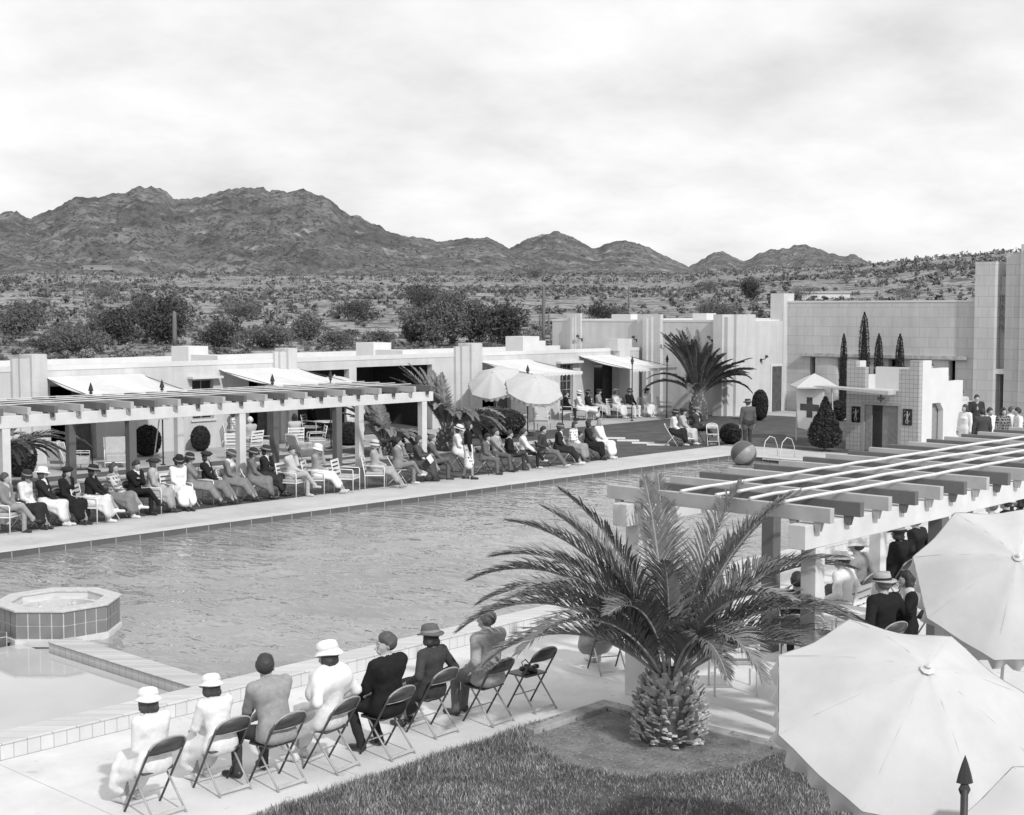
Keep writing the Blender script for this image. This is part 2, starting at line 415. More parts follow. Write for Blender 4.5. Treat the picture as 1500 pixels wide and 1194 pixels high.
BUSH = [
 (28,492,80,50,m_leaf,'wide scrubby bush at the far left of the desert'),
 (60,515,60,22,m_leaf_d,'low dark bush right behind the leftmost stretch of roof'),
 (112,520,105,44,m_leaf,'spiky pale-tipped bush behind the left end of the cabana roof'),
 (150,500,70,45,m_leaf,'rounded bush behind and above the spiky bush'),
 (178,505,60,55,m_leaf_d,'dark bush left of the big black thicket'),
 (232,503,105,72,m_leaf_d,'big black thicket behind the sawn cactus stump'),
 (205,470,60,40,m_leaf,'grey bush rising behind the big black thicket'),
 (320,508,75,42,m_leaf_d,'dark bush right of the first roof chimney'),
 (385,510,90,38,m_leaf,'grey bush between two roof chimneys'),
 (352,468,80,30,m_leaf,'distant bush above the middle of the long cabana roof'),
 (450,500,70,40,m_leaf_l,'pale bush behind the third parapet block'),
 (500,512,60,30,m_leaf,'low bush behind the loggia roof'),
 (525,470,80,32,m_leaf_d,'dark spreading bush left of the palo verde trees'),
 (430,415,26,16,m_leaf_d,'small dark bush high on the left desert slope'),
 (298,408,24,16,m_leaf_d,'small dark bush below the pale rocks of the mountain'),
 (640,508,95,70,m_leaf,'tangled palo verde behind the ribbed pilaster'),
 (605,505,60,50,m_leaf_l,'pale feathery bush left of the tangled palo verde'),
 (690,505,60,62,m_leaf,'leafy grey bush between the two palo verde trees'),
 (735,508,80,70,m_leaf_d,'dark leafy palo verde beside the tall branched cactus'),
 (668,470,70,45,m_leaf,'bush seen over the crown of the tangled palo verde'),
 (620,455,70,38,m_leaf_d,'dark bush up the slope behind the palo verde trees'),
 (780,410,36,20,m_leaf_d,'round dark bush on the crest below the middle peak'),
 (878,470,48,34,m_leaf_d,'dark bush just above the tall wing roof'),
 (905,466,40,22,m_leaf,'grey bush behind the ribbed pilaster of the tall wing'),
 (1050,466,70,30,m_leaf,'bush behind the roof block nearest the great wall'),
 (1095,440,40,38,m_leaf_d,'dark bush left of the great wall corner pier'),
 (1040,430,40,22,m_leaf,'grey bush on the slope below the notch between peaks'),
 (930,412,40,14,m_leaf,'low distant bush below the rounded peak'),
 (1180,438,60,20,m_leaf,'bush behind the left end of the great wall'),
 (1330,436,70,16,m_leaf,'bush behind the middle of the great wall'),
 (1300,410,32,14,m_leaf_d,'dark bush on the right hill slope'),
 (1385,400,30,14,m_leaf_d,'dark bush near the top of the right hill'),
 (1240,415,36,14,m_leaf,'grey bush on the lower flank of the right hill'),
 (560,505,50,26,m_leaf,'bush right behind the second roof chimney'),
 (10,420,50,20,m_leaf_d,'distant bush on the far left slope'),
 (150,440,50,24,m_leaf_l,'pale distant bush on the left slope'),
]
m_bd = mat('brush_dark', .070, .8, .3, 2.); m_bm = mat('brush_mid', .12, .8, .3, 2.)
for bb in BUSH: bush(*[m_bd if q is m_leaf_d else m_bm if q is m_leaf else q for q in bb])
m_cact = mat('cactus_skin', .16, .8, .2, 20, .5, 60)
def cactus(px, py, hpx, wpx, label, arms=(), r=None):
    rd, az = dist_for(px, py)
    if r: rd = r
    x = rd*math.cos(az); y = rd*math.sin(az); s = rd/FPX; H_ = hpx*s; W_ = wpx*s/2
    o = thing('saguaro_cactus', label, 'cactus', (x, y, tz(x, y)-.1), 0, 'tall cacti in the desert')
    b_ = MB(); n = 20
    def ribbed(pts, r_):
        k = len(pts)
        b_.tube(pts, r_, n)
    ribbed([(0, 0, 0), (0, 0, H_*.3), (.02, 0, H_*.7), (.01, 0, H_*.96), (0, 0, H_)], [W_*.85, W_, W_, W_*.8, W_*.3])
    b_.build('stem', m_cact, o, True)
    for (sd, z0, z1, off) in arms:
        a = MB(); d = Vector((RT[0], RT[1], 0))*sd*off*s
        a.tube([(0, 0, H_*z0), (d.x*.7, d.y*.7, H_*z0), (d.x, d.y, H_*(z0+.06)), (d.x, d.y, H_*z1), (d.x, d.y, H_*z1+.08)], [W_*.6, W_*.65, W_*.7, W_*.6, W_*.2], 12)
        a.build('arm', m_cact, o, True)
cactus(256, 508, 52, 6, 'straight unbranched cactus in front of the black thicket')
cactus(407, 473, 32, 3.4, 'slim cactus, right one of the pair behind the third parapet block')
cactus(394, 473, 20, 3, 'short cactus, left one of the pair behind the third parapet block')
cactus(796, 504, 88, 5, 'tall branched cactus beside the dark palo verde', ((1, .2, .5, 8), (-1, .3, .5, 5), (1, .12, .32, 14)))
cactus(921, 452, 34, 3, 'slender cactus above the tall wing roof')
cactus(126, 446, 24, 3, 'distant thin cactus above the spiky bush')
cactus(70, 436, 24, 3, 'distant thin cactus near the left edge')
# small far buildings
def far_block(px, py, wpx, hpx, label, v):
    rd, az = dist_for(px, py); x = rd*math.cos(az); y = rd*math.sin(az); s = rd/FPX
    o = thing('small_building', label, 'building', (x, y, tz(x, y)-.5), AZ-R(90))
    W_ = wpx*s/2; H_ = hpx*s+.5
    m = mat('far_wall_%d' % int(v*100), v, .9)
    MB().box(-W_, W_, 0, W_, 0, H_).build('wall', m, o)
    MB().box(-W_*1.04, W_*1.04, -.2, W_+.2, H_+.01, H_+.35).build('roof', mat('far_roof', .4), o)
    MB().box(-W_*.5, -W_*.3, -.05, .04, .6, H_*.7).build('window', mat('dark_glass', .03, .2, spec=.6), o)
far_block(1208, 437, 72, 7, 'low white building just above the great wall', .6)
far_block(143, 395, 40, 4, 'tiny dark shed with pale ends at the foot of the left mountain', .3)
# ------------------------------------------------------------------ paving, pool, lawns
m_deck = ground_mat('deck_concrete', .44, .56, .6, [(3., .66, .38, .1)], .25, bdist=.006, bs=30)
def joint_mat(name, lo, hi, sx, sy, w=.012, dark=.25):
    m = bpy.data.materials.new(name); t = nt(m); b = NB(t); p = t.nodes['Principled BSDF']
    g = b.n('ShaderNodeNewGeometry'); s = b.n('ShaderNodeSeparateXYZ'); b.l(g.outputs['Position'], s.inputs[0])
    f = b.noise(g.outputs['Position'], .9, 8, .65); f2 = b.noise(g.outputs['Position'], 40, 4, .6)
    c = b.ramp(f, [(.3, lo), (.7, hi)])
    c = b.mix(b.math('MULTIPLY', f2, .25), c, lo*.7)
    c = b.mix(b.math('MULTIPLY', b.ramp(b.noise(g.outputs['Position'], .35, 7, .7), [(.5, 0.), (.66, 1.)]), .45), c, lo*.72)
    c = b.mix(b.math('MULTIPLY', b.ramp(b.noise(g.outputs['Position'], 5., 2, .5), [(.68, 0.), (.72, 1.)]), .35), c, lo*.5)
    k = grid_mask(b, s.outputs[0], s.outputs[1], sx, sy, w)
    c = b.mix(b.math('MULTIPLY', k, .6), c, dark)
    b.l(c, p.inputs['Base Color']); p.inputs['Roughness'].default_value = .85; p.inputs['Specular IOR Level'].default_value = .2
    bp = b.n('ShaderNodeBump', i_Strength=.25, i_Distance=.006); b.l(f2, bp.inputs['Height']); b.l(bp.outputs[0], p.inputs['Normal'])
    return m
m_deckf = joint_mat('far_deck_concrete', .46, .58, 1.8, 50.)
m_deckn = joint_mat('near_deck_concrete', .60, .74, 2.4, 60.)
m_pave = joint_mat('terrace_concrete', .40, .50, 1.2, 1.2)
def slab(name, x0, x1, y0, y1, z, m, depth=.5):
    return tag(MB().box(x0, x1, y0, y1, z-depth, z).build(name, m), kind='structure')
WX1 = 40.0; WZ = -.12; LEVY0, LEVY1 = 14.75, 26.85
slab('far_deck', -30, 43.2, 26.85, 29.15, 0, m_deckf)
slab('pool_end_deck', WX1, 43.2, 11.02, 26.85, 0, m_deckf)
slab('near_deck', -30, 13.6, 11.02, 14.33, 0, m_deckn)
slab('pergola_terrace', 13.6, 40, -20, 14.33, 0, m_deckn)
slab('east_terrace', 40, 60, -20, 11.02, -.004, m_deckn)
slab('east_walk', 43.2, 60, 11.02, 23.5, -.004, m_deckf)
# pool curbs: raised tiled coping on the near side
m_curbtop = block_mat('coping_tile', .56, .30, .30, .012, .30, .7, .12, False, .2, .08)
m_curbtile = block_mat('curb_tile', .60, .16, .3, .008, .28, .5, .08, False, .15, .06)
def coping(name, x0, x1, y0, y1, z0, z1, label):
    o = MB().box(x0, x1, y0, y1, z0, z1).build(name, m_curbtile, bevel=.02)
    return o
t_ = thing('pool_curb', 'low tiled curb wall running between the near seats and the water', 'curb', (13, 14.54, 0))
MB().box(-43, 27, -.205, .205, -.5, .165).build('wall', m_curbtile, t_)
MB().box(-43, 27, -.22, .22, .167, .195).build('coping', m_curbtop, t_, bevel=.01)
t_ = thing('pool_edge', 'flush coping with a dark tile band along the far side of the pool', 'pool edge', (13, 26.85, 0))
m_band = block_mat('dark_band_tile', .12, .6, .3, .012, .5, .4, .2, False, .1, .1)
MB().box(-43, 27, -.012, -.001, -.5, -.003).build('tile_band', m_band, t_)
MB().box(-43, 27, -.03, .30, .002, .022).build('coping', m_curbtop, t_, bevel=.008)
t_ = thing('pool_end_wall', 'dark tiled end wall of the pool beyond the ball', 'pool wall', (40, 20, 0))
MB().box(-.012, -.001, -5.2, 6.84, -.5, -.003).build('tile_band', m_band, t_)  # end wall wears the same dark band tile as the far side
MB().box(-.03, .3, -5.2, 6.6, .002, .022).build('coping', m_curbtop, t_)
# water
def water_mat(name, base, bump, sc_, rough):
    m = bpy.data.materials.new(name); t = nt(m); b = NB(t); p = t.nodes['Principled BSDF']
    g = b.n('ShaderNodeNewGeometry')
    mp = b.n('ShaderNodeMapping'); b.l(g.outputs['Position'], mp.inputs[0]); mp.inputs['Rotation'].default_value = (0, 0, R(-40)); mp.inputs['Scale'].default_value = (1.0, .38, 1)
    wv = b.n('ShaderNodeVectorMath', operation='ADD')
    b.l(mp.outputs[0], wv.inputs[0])
    nn = b.n('ShaderNodeTexNoise'); nn.inputs['Scale'].default_value = .8; nn.inputs['Detail'].default_value = 3; b.l(mp.outputs[0], nn.inputs['Vector'])
    b.l(nn.outputs['Color'], wv.inputs[1])
    h = b.noise(wv.outputs[0], sc_, 2, .5)
    f = b.noise(g.outputs['Position'], .25, 4, .6)
    b.l(b.ramp(f, [(.3, base*.8), (.7, base*1.2)]), p.inputs['Base Color'])
    p.inputs['Roughness'].default_value = rough; p.inputs['IOR'].default_value = 1.5; p.inputs['Specular IOR Level'].default_value = .5
    bp = b.n('ShaderNodeBump', i_Strength=bump, i_Distance=.075); b.l(h, bp.inputs['Height']); b.l(bp.outputs[0], p.inputs['Normal'])
    return m
m_water = water_mat('pool_water', .25, 1., 4.0, .02)
m_water2 = water_mat('wading_water', .44, .05, 1.6, .02)
def wsheet(name, x0, x1, y0, y1, st, amp, m):
    xs = np.arange(x0, x1+.001, st); ys = np.arange(y0, y1+.001, st); X, Y = np.meshgrid(xs, ys)
    u = X*.80+Y*.60+(fbm(X*.5, Y*.5, 3, 2)-.5)*2.2; v = X*.60-Y*.80
    Z = WZ+amp*(np.clip((26.9-Y)/5., .22, 1) if x1 > 20 else 1.)*((fbm(u*1.0, v*.4, 2, 5)-.5)*1.1+(fbm(u*3.0, v*.75, 2, 9, True)-.5)*.85*(.45+1.1*fbm(X*.35, Y*.35, 2, 31)))
    n0, n1 = X.shape; ii = np.arange(n0*n1).reshape(n0, n1)
    q = np.stack([ii[:-1, :-1], ii[:-1, 1:], ii[1:, 1:], ii[1:, :-1]], -1).reshape(-1, 4)
    return tag(fast_mesh(name, np.stack([X, Y, Z], -1).reshape(-1, 3), q, m, smooth=True), kind='structure')
wsheet('pool_water', 10.75, 40.0, 14.7, 26.9, .055, .085, m_water)
wsheet('pool_water', -29.9, 10.75, 19.85, 26.9, .07, .07, m_water)
wsheet('wading_pool_water', -29.9, 10.45, 14.7, 19.85, .25, .003, m_water2)
# divider wall and fountain
t_ = thing('pool_divider', 'low tiled dividing wall between the wading pool and the big pool', 'divider wall', (10.62, 16.8, 0))
MB().box(-.19, .19, -2.02, 2.2, -.5, -.01).build('wall', m_curbtile, t_)
MB().box(-.21, .21, -2.03, 2.2, -.008, .02).build('coping', block_mat('divider_tile', .50, .15, .15, .01, .25, .6, .2, False, .2, .1), t_, bevel=.01)
t_ = thing('pool_divider', 'tiled dividing wall running left from the fountain ring', 'divider wall', (5, 20, 0))
MB().box(-34, 5.2, -.19, .19, -.5, .07).build('wall', m_band, t_)
FO = (11.18, 20.05)
t_ = thing('fountain', 'octagonal tiled fountain basin standing at the edge of the pool', 'fountain', (FO[0], FO[1], 0))
m_ftile = mat('fountain_tile', .20, .35, .12, 4, spec=.6); m_grout = mat('fountain_rim', .60, .7, .06)
def octo(b_, r0, r1, z0, z1, ph, mi=0, n=8):
    P0 = [(r0*math.cos(ph+2*math.pi*k/n), r0*math.sin(ph+2*math.pi*k/n)) for k in range(n)]
    P1 = [(r1*math.cos(ph+2*math.pi*k/n), r1*math.sin(ph+2*math.pi*k/n)) for k in range(n)]
    vs = [(x, y, z) for z in (z0, z1) for P_ in (P0, P1) for (x, y) in P_]
    fs = []
    for k in range(n):
        j = (k+1) % n
        fs += [(n+k, n+j, 3*n+j, 3*n+k), (j, k, 2*n+k, 2*n+j), (2*n+k, 3*n+k, 3*n+j, 2*n+j), (k, j, n+j, n+k)]
    b_.add(vs, fs, mi)
PH = R(42.8+22.5)
o_ = MB(); octo(o_, .70, .93, -.5, .36, PH); o_.build('basin', m_grout, t_)
o_ = MB(); octo(o_, .60, .97, -.16, -.06, PH); o_.build('foot', m_grout, t_)
o_ = MB()
for k in range(8):          # tile panels set proud of the grout
    a0 = PH+2*math.pi*k/8; a1 = PH+2*math.pi*(k+1)/8
    p0 = Vector((.936*math.cos(a0), .936*math.sin(a0), 0)); p1 = Vector((.936*math.cos(a1), .936*math.sin(a1), 0))
    nrm = ((p0+p1)/2).normalized()*.004
    for i in range(4):
        for j in range(2):
            q0 = p0.lerp(p1, i/4+.012); q1 = p0.lerp(p1, (i+1)/4-.012); z0 = -.045+j*.2+.006; z1 = z0+.188
            o_.add([q0+nrm+Vector((0, 0, z0)), q1+nrm+Vector((0, 0, z0)), q1+nrm+Vector((0, 0, z1)), q0+nrm+Vector((0, 0, z1))], [(0, 1, 2, 3)])
o_.build('tile_facing', m_ftile, t_)
o_ = MB(); octo(o_, .70, .97, .362, .40, PH); o_.build('rim', mat('rim_stone', .5, .8, .15, 10, .3), t_, bevel=.01)
MB().lathe([(.0, .14), (.64, .14)], 32).build('basin_water', mat('basin_dark', .06, .1, .2, 3, spec=.5), t_)
for a, r_ in ((0.3, .35), (2.2, .3), (3.6, .42), (5.2, .2)):
    MB().lathe([(.035, .15), (.035, .26), (.02, .27), (.02, .33), (.0, .33)], 10, (r_*math.cos(a), r_*math.sin(a), 0)).build('spout', m_grout, t_)
o_ = MB(); octo(o_, .60, .66, .10, .27, PH, n=32); o_.build('inner_ring', m_grout, t_)

# ------------------------------------------------------------------ lawns
m_lawn = ground_mat('far_lawn_grass', .075, .12, 1.5, [(12., .6, .10, .1)], .8, bdist=.03, bs=25)
m_soil = ground_mat('near_soil', .17, .30, 3., [(14., .62, .35, .06), (30., .6, .08, .06)], 1., bdist=.03, bs=20)
m_turf = ground_mat('near_turf', .08, .13, 2.5, None, 1., bdist=.03, bs=30)
slab('far_lawn', -30, 59.9, 29.15, 38.2, -.006, m_lawn, .4)
slab('side_lawn', 43.2, 59.9, 23.5, 29.15, -.006, m_lawn, .4)
slab('wing_terrace', -30, 54.8, 38.2, 46, .0, m_pave, .4)
slab('corner_terrace', 54.8, 59.9, 36.0, 38.2, .0, m_pave, .4)
slab('house_walk', 56.6, 59.9, 23.5, 36.0, .0, m_pave, .4)
for (x0, x1, y0, y1) in ((20, 31.5, 36.1, 37.0), (28, 41, 34.6, 35.4), (24, 30, 33.6, 34.1)):
    tag(MB().box(x0, x1, y0, y1, -.2, .004).build('garden_path', m_pave), kind='structure')
for k, (px, py) in enumerate(((900, 642), (920, 645.5), (942, 649), (964, 651.5))):
    x, y = GP(px, py)
    o = MB().box(-.42, .42, -.26, .26, -.1, .018).build('stepping_stone', mat('stepping_stone', .58, .8, .1), loc=(x, y, 0), bevel=.01); o.rotation_euler = (0, 0, R(-52))
    tag(o, ['pale stepping stone in the lawn farthest from the seated trio', 'second stepping stone out on the far lawn', 'third stepping stone along the lawn path', 'pale stepping stone nearest the seated trio'][k], 'paving stone', 'stepping stones across the lawn')
# near lawn and the dirt ring round the palm
PALM = (13.0, 9.55)
slab('near_lawn_soil', -30, 13.4, -20, 10.95, -.05, m_soil, .4)
MB_ = MB()
kerb = thing('lawn_kerb', 'weathered concrete kerb round the planting bed of the big palm', 'kerb', (13.4, 10.9, 0))
m_kerb = ground_mat('kerb_concrete', .22, .42, 3., [(14., .6, .12, .06)], .5, bdist=.01)
MB().box(-1.35, 0, -.10, .12, -.25, .012).build('kerb_stretch', m_kerb, kerb, bevel=.012)
MB().box(0, .2, -14, .12, -.25, .014).build('kerb_stretch', m_kerb, kerb, bevel=.012)
def in_dirt(x, y):
    d = np.hypot((x-PALM[0]-.1)*.92, (y-PALM[1]-.2)*1.0)
    return d+(fbm(x*2.2, y*2.2, 3, 21)-.5)*.5 < 1.45
def blades(n, name, label):
    x = rng.uniform(6.2, 13.38, n); y = rng.uniform(4.6, 11.02, n)
    dn = fbm(x*1.6, y*1.6, 4, 33)
    k = ~in_dirt(x, y)
    k &= (y < 10.93+.12*dn) & (y > x*.38+.2)
    k &= (rng.random(n) < .55+dn*.9)
    x = x[k]; y = y[k]; n = len(x); dn = dn[k]
    edge = np.clip((y-9.9)/1.0, 0, 1)
    h = (.014+.020*rng.random(n))*(.65+dn*.9)*(1+1.1*edge)
    a = rng.uniform(0, 2*np.pi, n); wd = .0028+.0025*rng.random(n)
    lx = rng.normal(0, .45, n)*h; ly = rng.normal(0, .45, n)*h
    u = np.stack([np.cos(a)*wd, np.sin(a)*wd, 0*a], 1); c = np.stack([x, y, np.full(n, -.05)], 1)
    tip = np.stack([x+lx, y+ly, -.05+h*1.5], 1); mid = c+(tip-c)*.55; mid[:, 2] += h*.15
    q1 = np.stack([c-u, c+u, mid+u*.8, mid-u*.8], 1); q2 = np.stack([mid-u*.8, mid+u*.8, tip+u*.1, tip-u*.1], 1)
    idx = (rng.random(n) < .12+.25*(dn > .55)).astype(int)
    arr = np.concatenate([q1, q2]); v = arr.reshape(-1, 3); f = np.arange(len(v)).reshape(-1, 4)
    o = fast_mesh(name, v, f, [mat('grass_blade', .17, .6, .25, 5, spec=.3), mat('dry_blade', .42, .7, .2, 5)], midx=np.concatenate([idx, idx]))
    tag(o, label, 'grass', kind='stuff')
blades(230000, 'lawn_grass', 'short rough grass of the near lawn')
# turf patch under the blades
xs = np.arange(-6, 13.39, .08); ys = np.arange(-4, 10.95, .08); X, Y = np.meshgrid(xs, ys)
Zt = np.where(in_dirt(X, Y), -.09, -.04+(fbm(X*3, Y*3, 3, 8)-.5)*.02); n0, n1 = X.shape; ii = np.arange(n0*n1).reshape(n0, n1)
q = np.stack([ii[:-1, :-1], ii[:-1, 1:], ii[1:, 1:], ii[1:, :-1]], -1).reshape(-1, 4)
tag(fast_mesh('near_lawn', np.stack([X, Y, Zt], -1).reshape(-1, 3), q, m_turf, smooth=True), kind='structure')
x = rng.uniform(11.2, 13.35, 900); y = rng.uniform(8.0, 10.85, 900)
p = np.stack([x, y, np.full(900, -.04)], 1); q = leaf_quads(p, 900, .018, .6); q[:, :, 2] = -.045+np.abs(q[:, :, 2]+.04)*.5
tag(quads_obj('fallen_litter', q, mat('litter', .4, .9, .3, 30)), 'dry bits of frond and leaf lying in the palm bed', 'litter', kind='stuff')

# ------------------------------------------------------------------ buildings
m_blk = block_mat('pale_block', .56, .92, .46, .012, .50, .9, .05, True, .2, .10)
m_blk2 = block_mat('grey_block', .54, .92, .46, .016, .33, .9, .08, True, .25, .10)
m_cap = mat('parapet_cap', .62, .85, .05, 2)
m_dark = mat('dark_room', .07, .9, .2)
m_glass = mat('dark_glass', .03, .15, .2, 2, spec=.6)
m_wfr = mat('window_frame', .35, .6, .1)
m_wood = mat('door_wood', .09, .6, .3, 6, .3)
def wallX(b_, x0, x1, y, z0, z1, th, ops):
    """wall in the plane y facing -Y with openings (xa,xb,za,zb)"""
    xs = sorted({x0, x1, *[v for o in ops for v in o[:2]]})
    for a, c in zip(xs[:-1], xs[1:]):
        o = [q for q in ops if q[0] <= a+1e-6 and q[1] >= c-1e-6]
        if not o: b_.box(a, c, y, y+th, z0, z1)
        else:
            za, zb = o[0][2], o[0][3]
            if za > z0+.01: b_.box(a, c, y, y+th, z0, za)
            if zb < z1-.01: b_.box(a, c, y, y+th, zb, z1)
def wallY(b_, y0, y1, x, z0, z1, th, ops):
    ys = sorted({y0, y1, *[v for o in ops for v in o[:2]]})
    for a, c in zip(ys[:-1], ys[1:]):
        o = [q for q in ops if q[0] <= a+1e-6 and q[1] >= c-1e-6]
        if not o: b_.box(x, x+th, a, c, z0, z1)
        else:
            za, zb = o[0][2], o[0][3]
            if za > z0+.01: b_.box(x, x+th, a, c, z0, za)
            if zb < z1-.01: b_.box(x, x+th, a, c, zb, z1)
# --- long low cabana wing
W = thing('cabana_wing', 'long low block-built cabana wing with awnings behind the far pergola', 'building', (0, 42, 0))
ops = [(12.0, 13.4, 0, 2.2), (16.9, 17.9, 1.05, 2.4), (23.3, 24.95, 0, 2.5), (28.75, 29.65, 1.05, 2.45), (31.2, 32.2, 0, 2.45), (33.3, 36.0, 0, 2.62),
       (36.38, 40.5, 0, 2.68), (43.4, 45.3, 0, 2.4), (48.6, 49.5, .5, 2.45), (51.0, 52.7, 0, 2.4)]
b_ = MB(); wallX(b_, 4, 54.6, 0, -.3, 2.96, .3, ops); b_.build('wall', m_blk, W)
MB().box(4, 54.6, .3, 5.4, 2.82, 2.92).build('roof', mat('roof_gravel', .50, .95, .2, 3), W)
b_ = MB(); b_.box(4, 54.6, -.02, .32, 2.962, 3.12); b_.box(4, 54.6, 5.2, 5.5, 2.8, 3.12); b_.build('parapet', m_cap, W)
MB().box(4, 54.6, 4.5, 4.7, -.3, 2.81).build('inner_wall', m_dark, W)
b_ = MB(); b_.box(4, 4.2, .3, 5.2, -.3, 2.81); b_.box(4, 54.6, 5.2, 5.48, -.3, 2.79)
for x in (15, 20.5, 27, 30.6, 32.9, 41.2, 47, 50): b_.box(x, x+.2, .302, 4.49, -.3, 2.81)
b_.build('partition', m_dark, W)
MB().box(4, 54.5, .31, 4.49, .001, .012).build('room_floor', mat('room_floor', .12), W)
def pilaster(par, x0, x1, top, dep=.35):
    w_ = x1-x0; b_ = MB()
    b_.box(x0, x1, -dep*.4, -.001, -.1, top-.12)
    b_.box(x0+w_*.16, x1-w_*.12, -dep*.75, -dep*.4-.001, -.1, top-.12)
    b_.box(x0+w_*.44, x1-w_*.14, -dep*1.1, -dep*.75-.001, -.1, top)
    b_.box(x0+w_*.5, x1-.02, -dep*.4-.002, .5, top-.119, top+.0)
    b_.build('pilaster', m_cap if False else m_blk, par)
for (a, c, tp) in ((21.95, 23.15, 3.5), (32.3, 33.28, 3.5), (41.75, 43.3, 3.52), (13.4, 14.4, 3.5)): pilaster(W, a, c, tp)
b_ = MB(); b_.box(52.2, 53.3, -.45, .3, 3.0, 3.56); b_.box(52.35, 53.15, -.46, -.001, -.1, 3.0); b_.build('pilaster', m_blk, W)
for (px0, px1, zt) in ((276, 305, 3.58), (547, 573, 3.56), (766, 790, 3.70)):
    xa, xb = XA(px0, 44.0, 3.4), XA(px1, 44.0, 3.4); b_ = MB(); b_.box(xa, xb, 2.0, 3.1, 2.9, zt)
    if px0 == 766: b_.box(xb, xb+.55, 2.1, 3.0, 2.9, zt-.22)
    else: b_.box(xa+.1, xb-.1, .33, 2.0, 2.9, 3.28)
    b_.build('chimney', m_cap, W)
def windowX(par, x0, x1, z0, z1, nx_, nz_, y=.12):
    b_ = MB(); t = .035
    b_.box(x0, x1, y, y+.05, z0, z0+t); b_.box(x0, x1, y, y+.05, z1-t, z1); b_.box(x0, x0+t, y, y+.05, z0+t, z1-t); b_.box(x1-t, x1, y, y+.05, z0+t, z1-t)
    for i in range(1, nx_): x = x0+(x1-x0)*i/nx_; b_.box(x-.012, x+.012, y+.005, y+.045, z0+t, z1-t)
    for i in range(1, nz_): z = z0+(z1-z0)*i/nz_; b_.box(x0+t, x1-t, y+.007, y+.043, z-.012, z+.012)
    o = b_.build('window', m_wfr, par)
    MB().box(x0+.01, x1-.01, y+.052, y+.06, z0+.01, z1-.01).build('pane', m_glass, o)
    MB().box(x0-.08, x1+.08, -.07, .1, z0-.07, z0-.002).build('sill', m_cap, o)
windowX(W, 28.75, 29.65, 1.05, 2.45, 2, 3); windowX(W, 48.6, 49.5, .5, 2.45, 3, 5); windowX(W, 16.9, 17.9, 1.05, 2.4, 2, 3)
def doorX(par, x0, x1, z1, y=.2, n=2):
    b_ = MB(); wd = (x1-x0)/n
    b_.box(x0, x0+.07, y-.05, y+.05, 0, z1); b_.box(x1-.07, x1, y-.05, y+.05, 0, z1); b_.box(x0+.07, x1-.07, y-.05, y+.05, z1-.07, z1)
    o = b_.build('door_frame', m_wfr, par)
    d = MB(); d.box(x1-wd*.95, x1-.08, y-.01, y+.03, .02, z1-.08); dd = d.build('door', m_wood, o)
for (a, c, z) in ((12.0, 13.4, 2.2), (23.3, 24.95, 2.5), (31.2, 32.2, 2.45), (43.4, 45.3, 2.4), (51.0, 52.7, 2.4)): doorX(W, a, c, z)
b_ = MB(); b_.box(28.55, 29.85, -.35, -.002, 2.5, 2.58); b_.build('window_hood', m_cap, W)
b_ = MB(); b_.box(48.3, 49.9, -.3, -.002, 2.5, 2.6); b_.build('window_hood', m_cap, W)
# awnings: canvas stretched on rods, striped in two pale tones
m_can = mat('awning_canvas', .66, .9, .05, 3); m_can2 = mat('awning_stripe', .61, .9, .05, 3)
def awning(par, x0, x1, zt, zo, yo, sk=0.):
    b_ = MB(); n = 8; th = .012
    for i in range(n):
        xa = x0+(x1-x0)*i/n; xb = x0+(x1-x0)*(i+1)/n
        m_ = 8
        for j in range(m_):
            t0, t1 = j/m_, (j+1)/m_
            s0 = -.10*math.sin(math.pi*t0); s1 = -.10*math.sin(math.pi*t1)
            P_ = [(xa+sk*t0, -yo*t0-.012, zt+(zo-zt)*t0+s0), (xb+sk*t0, -yo*t0-.012, zt+(zo-zt)*t0+s0), (xb+sk*t1, -yo*t1-.012, zt+(zo-zt)*t1+s1), (xa+sk*t1, -yo*t1-.012, zt+(zo-zt)*t1+s1)]
            b_.add(P_+[(x, y, z-th) for x, y, z in P_], [(0, 1, 2, 3)[::-1], (4, 5, 6, 7), (0, 1, 5, 4), (1, 2, 6, 5), (2, 3, 7, 6), (3, 0, 4, 7)], 0 if i % 4 < 2 else 1)
    o = b_.build('awning', [m_can, m_can2], par)
    c = MB()
    n = 14
    for i in range(n):
        xa = x0+sk+(x1-x0)*i/n; xb = x0+sk+(x1-x0)*(i+1)/n; xm = (xa+xb)/2
        c.add([(xa, -yo-.016, zo), (xb, -yo-.016, zo), (xb, -yo-.018, zo-.10), (xm, -yo-.02, zo-.15), (xa, -yo-.018, zo-.10)], [(0, 1, 2, 3, 4)], 0)
    c.build('valance', m_can, o)
    r_ = MB()
    for x in (x0+.02, x1-.02): r_.tube([(x, -.02, zt-.04), (x+sk, -yo, zo-.03)], .012, 6)
    r_.tube([(x0+sk, -yo, zo-.03), (x1+sk, -yo, zo-.03)], .012, 6)
    r_.build('rod', mat('black_iron', .03, .5, .1, spec=.5), o)
awning(W, 23.15, 26.7, 2.76, 2.34, 3.5, -.5)
awning(W, 29.9, 33.3, 2.80, 2.36, 3.4, -.1)
awning(W, 43.25, 46.4, 2.76, 2.32, 3.4, -.3)
awning(W, 49.9, 53.2, 2.82, 2.30, 3.3, -.2)
awning(W, 16.0, 19.4, 2.76, 2.34, 3.5, -.5)
m_iron = mat('black_iron', .03, .5, .1, spec=.5)
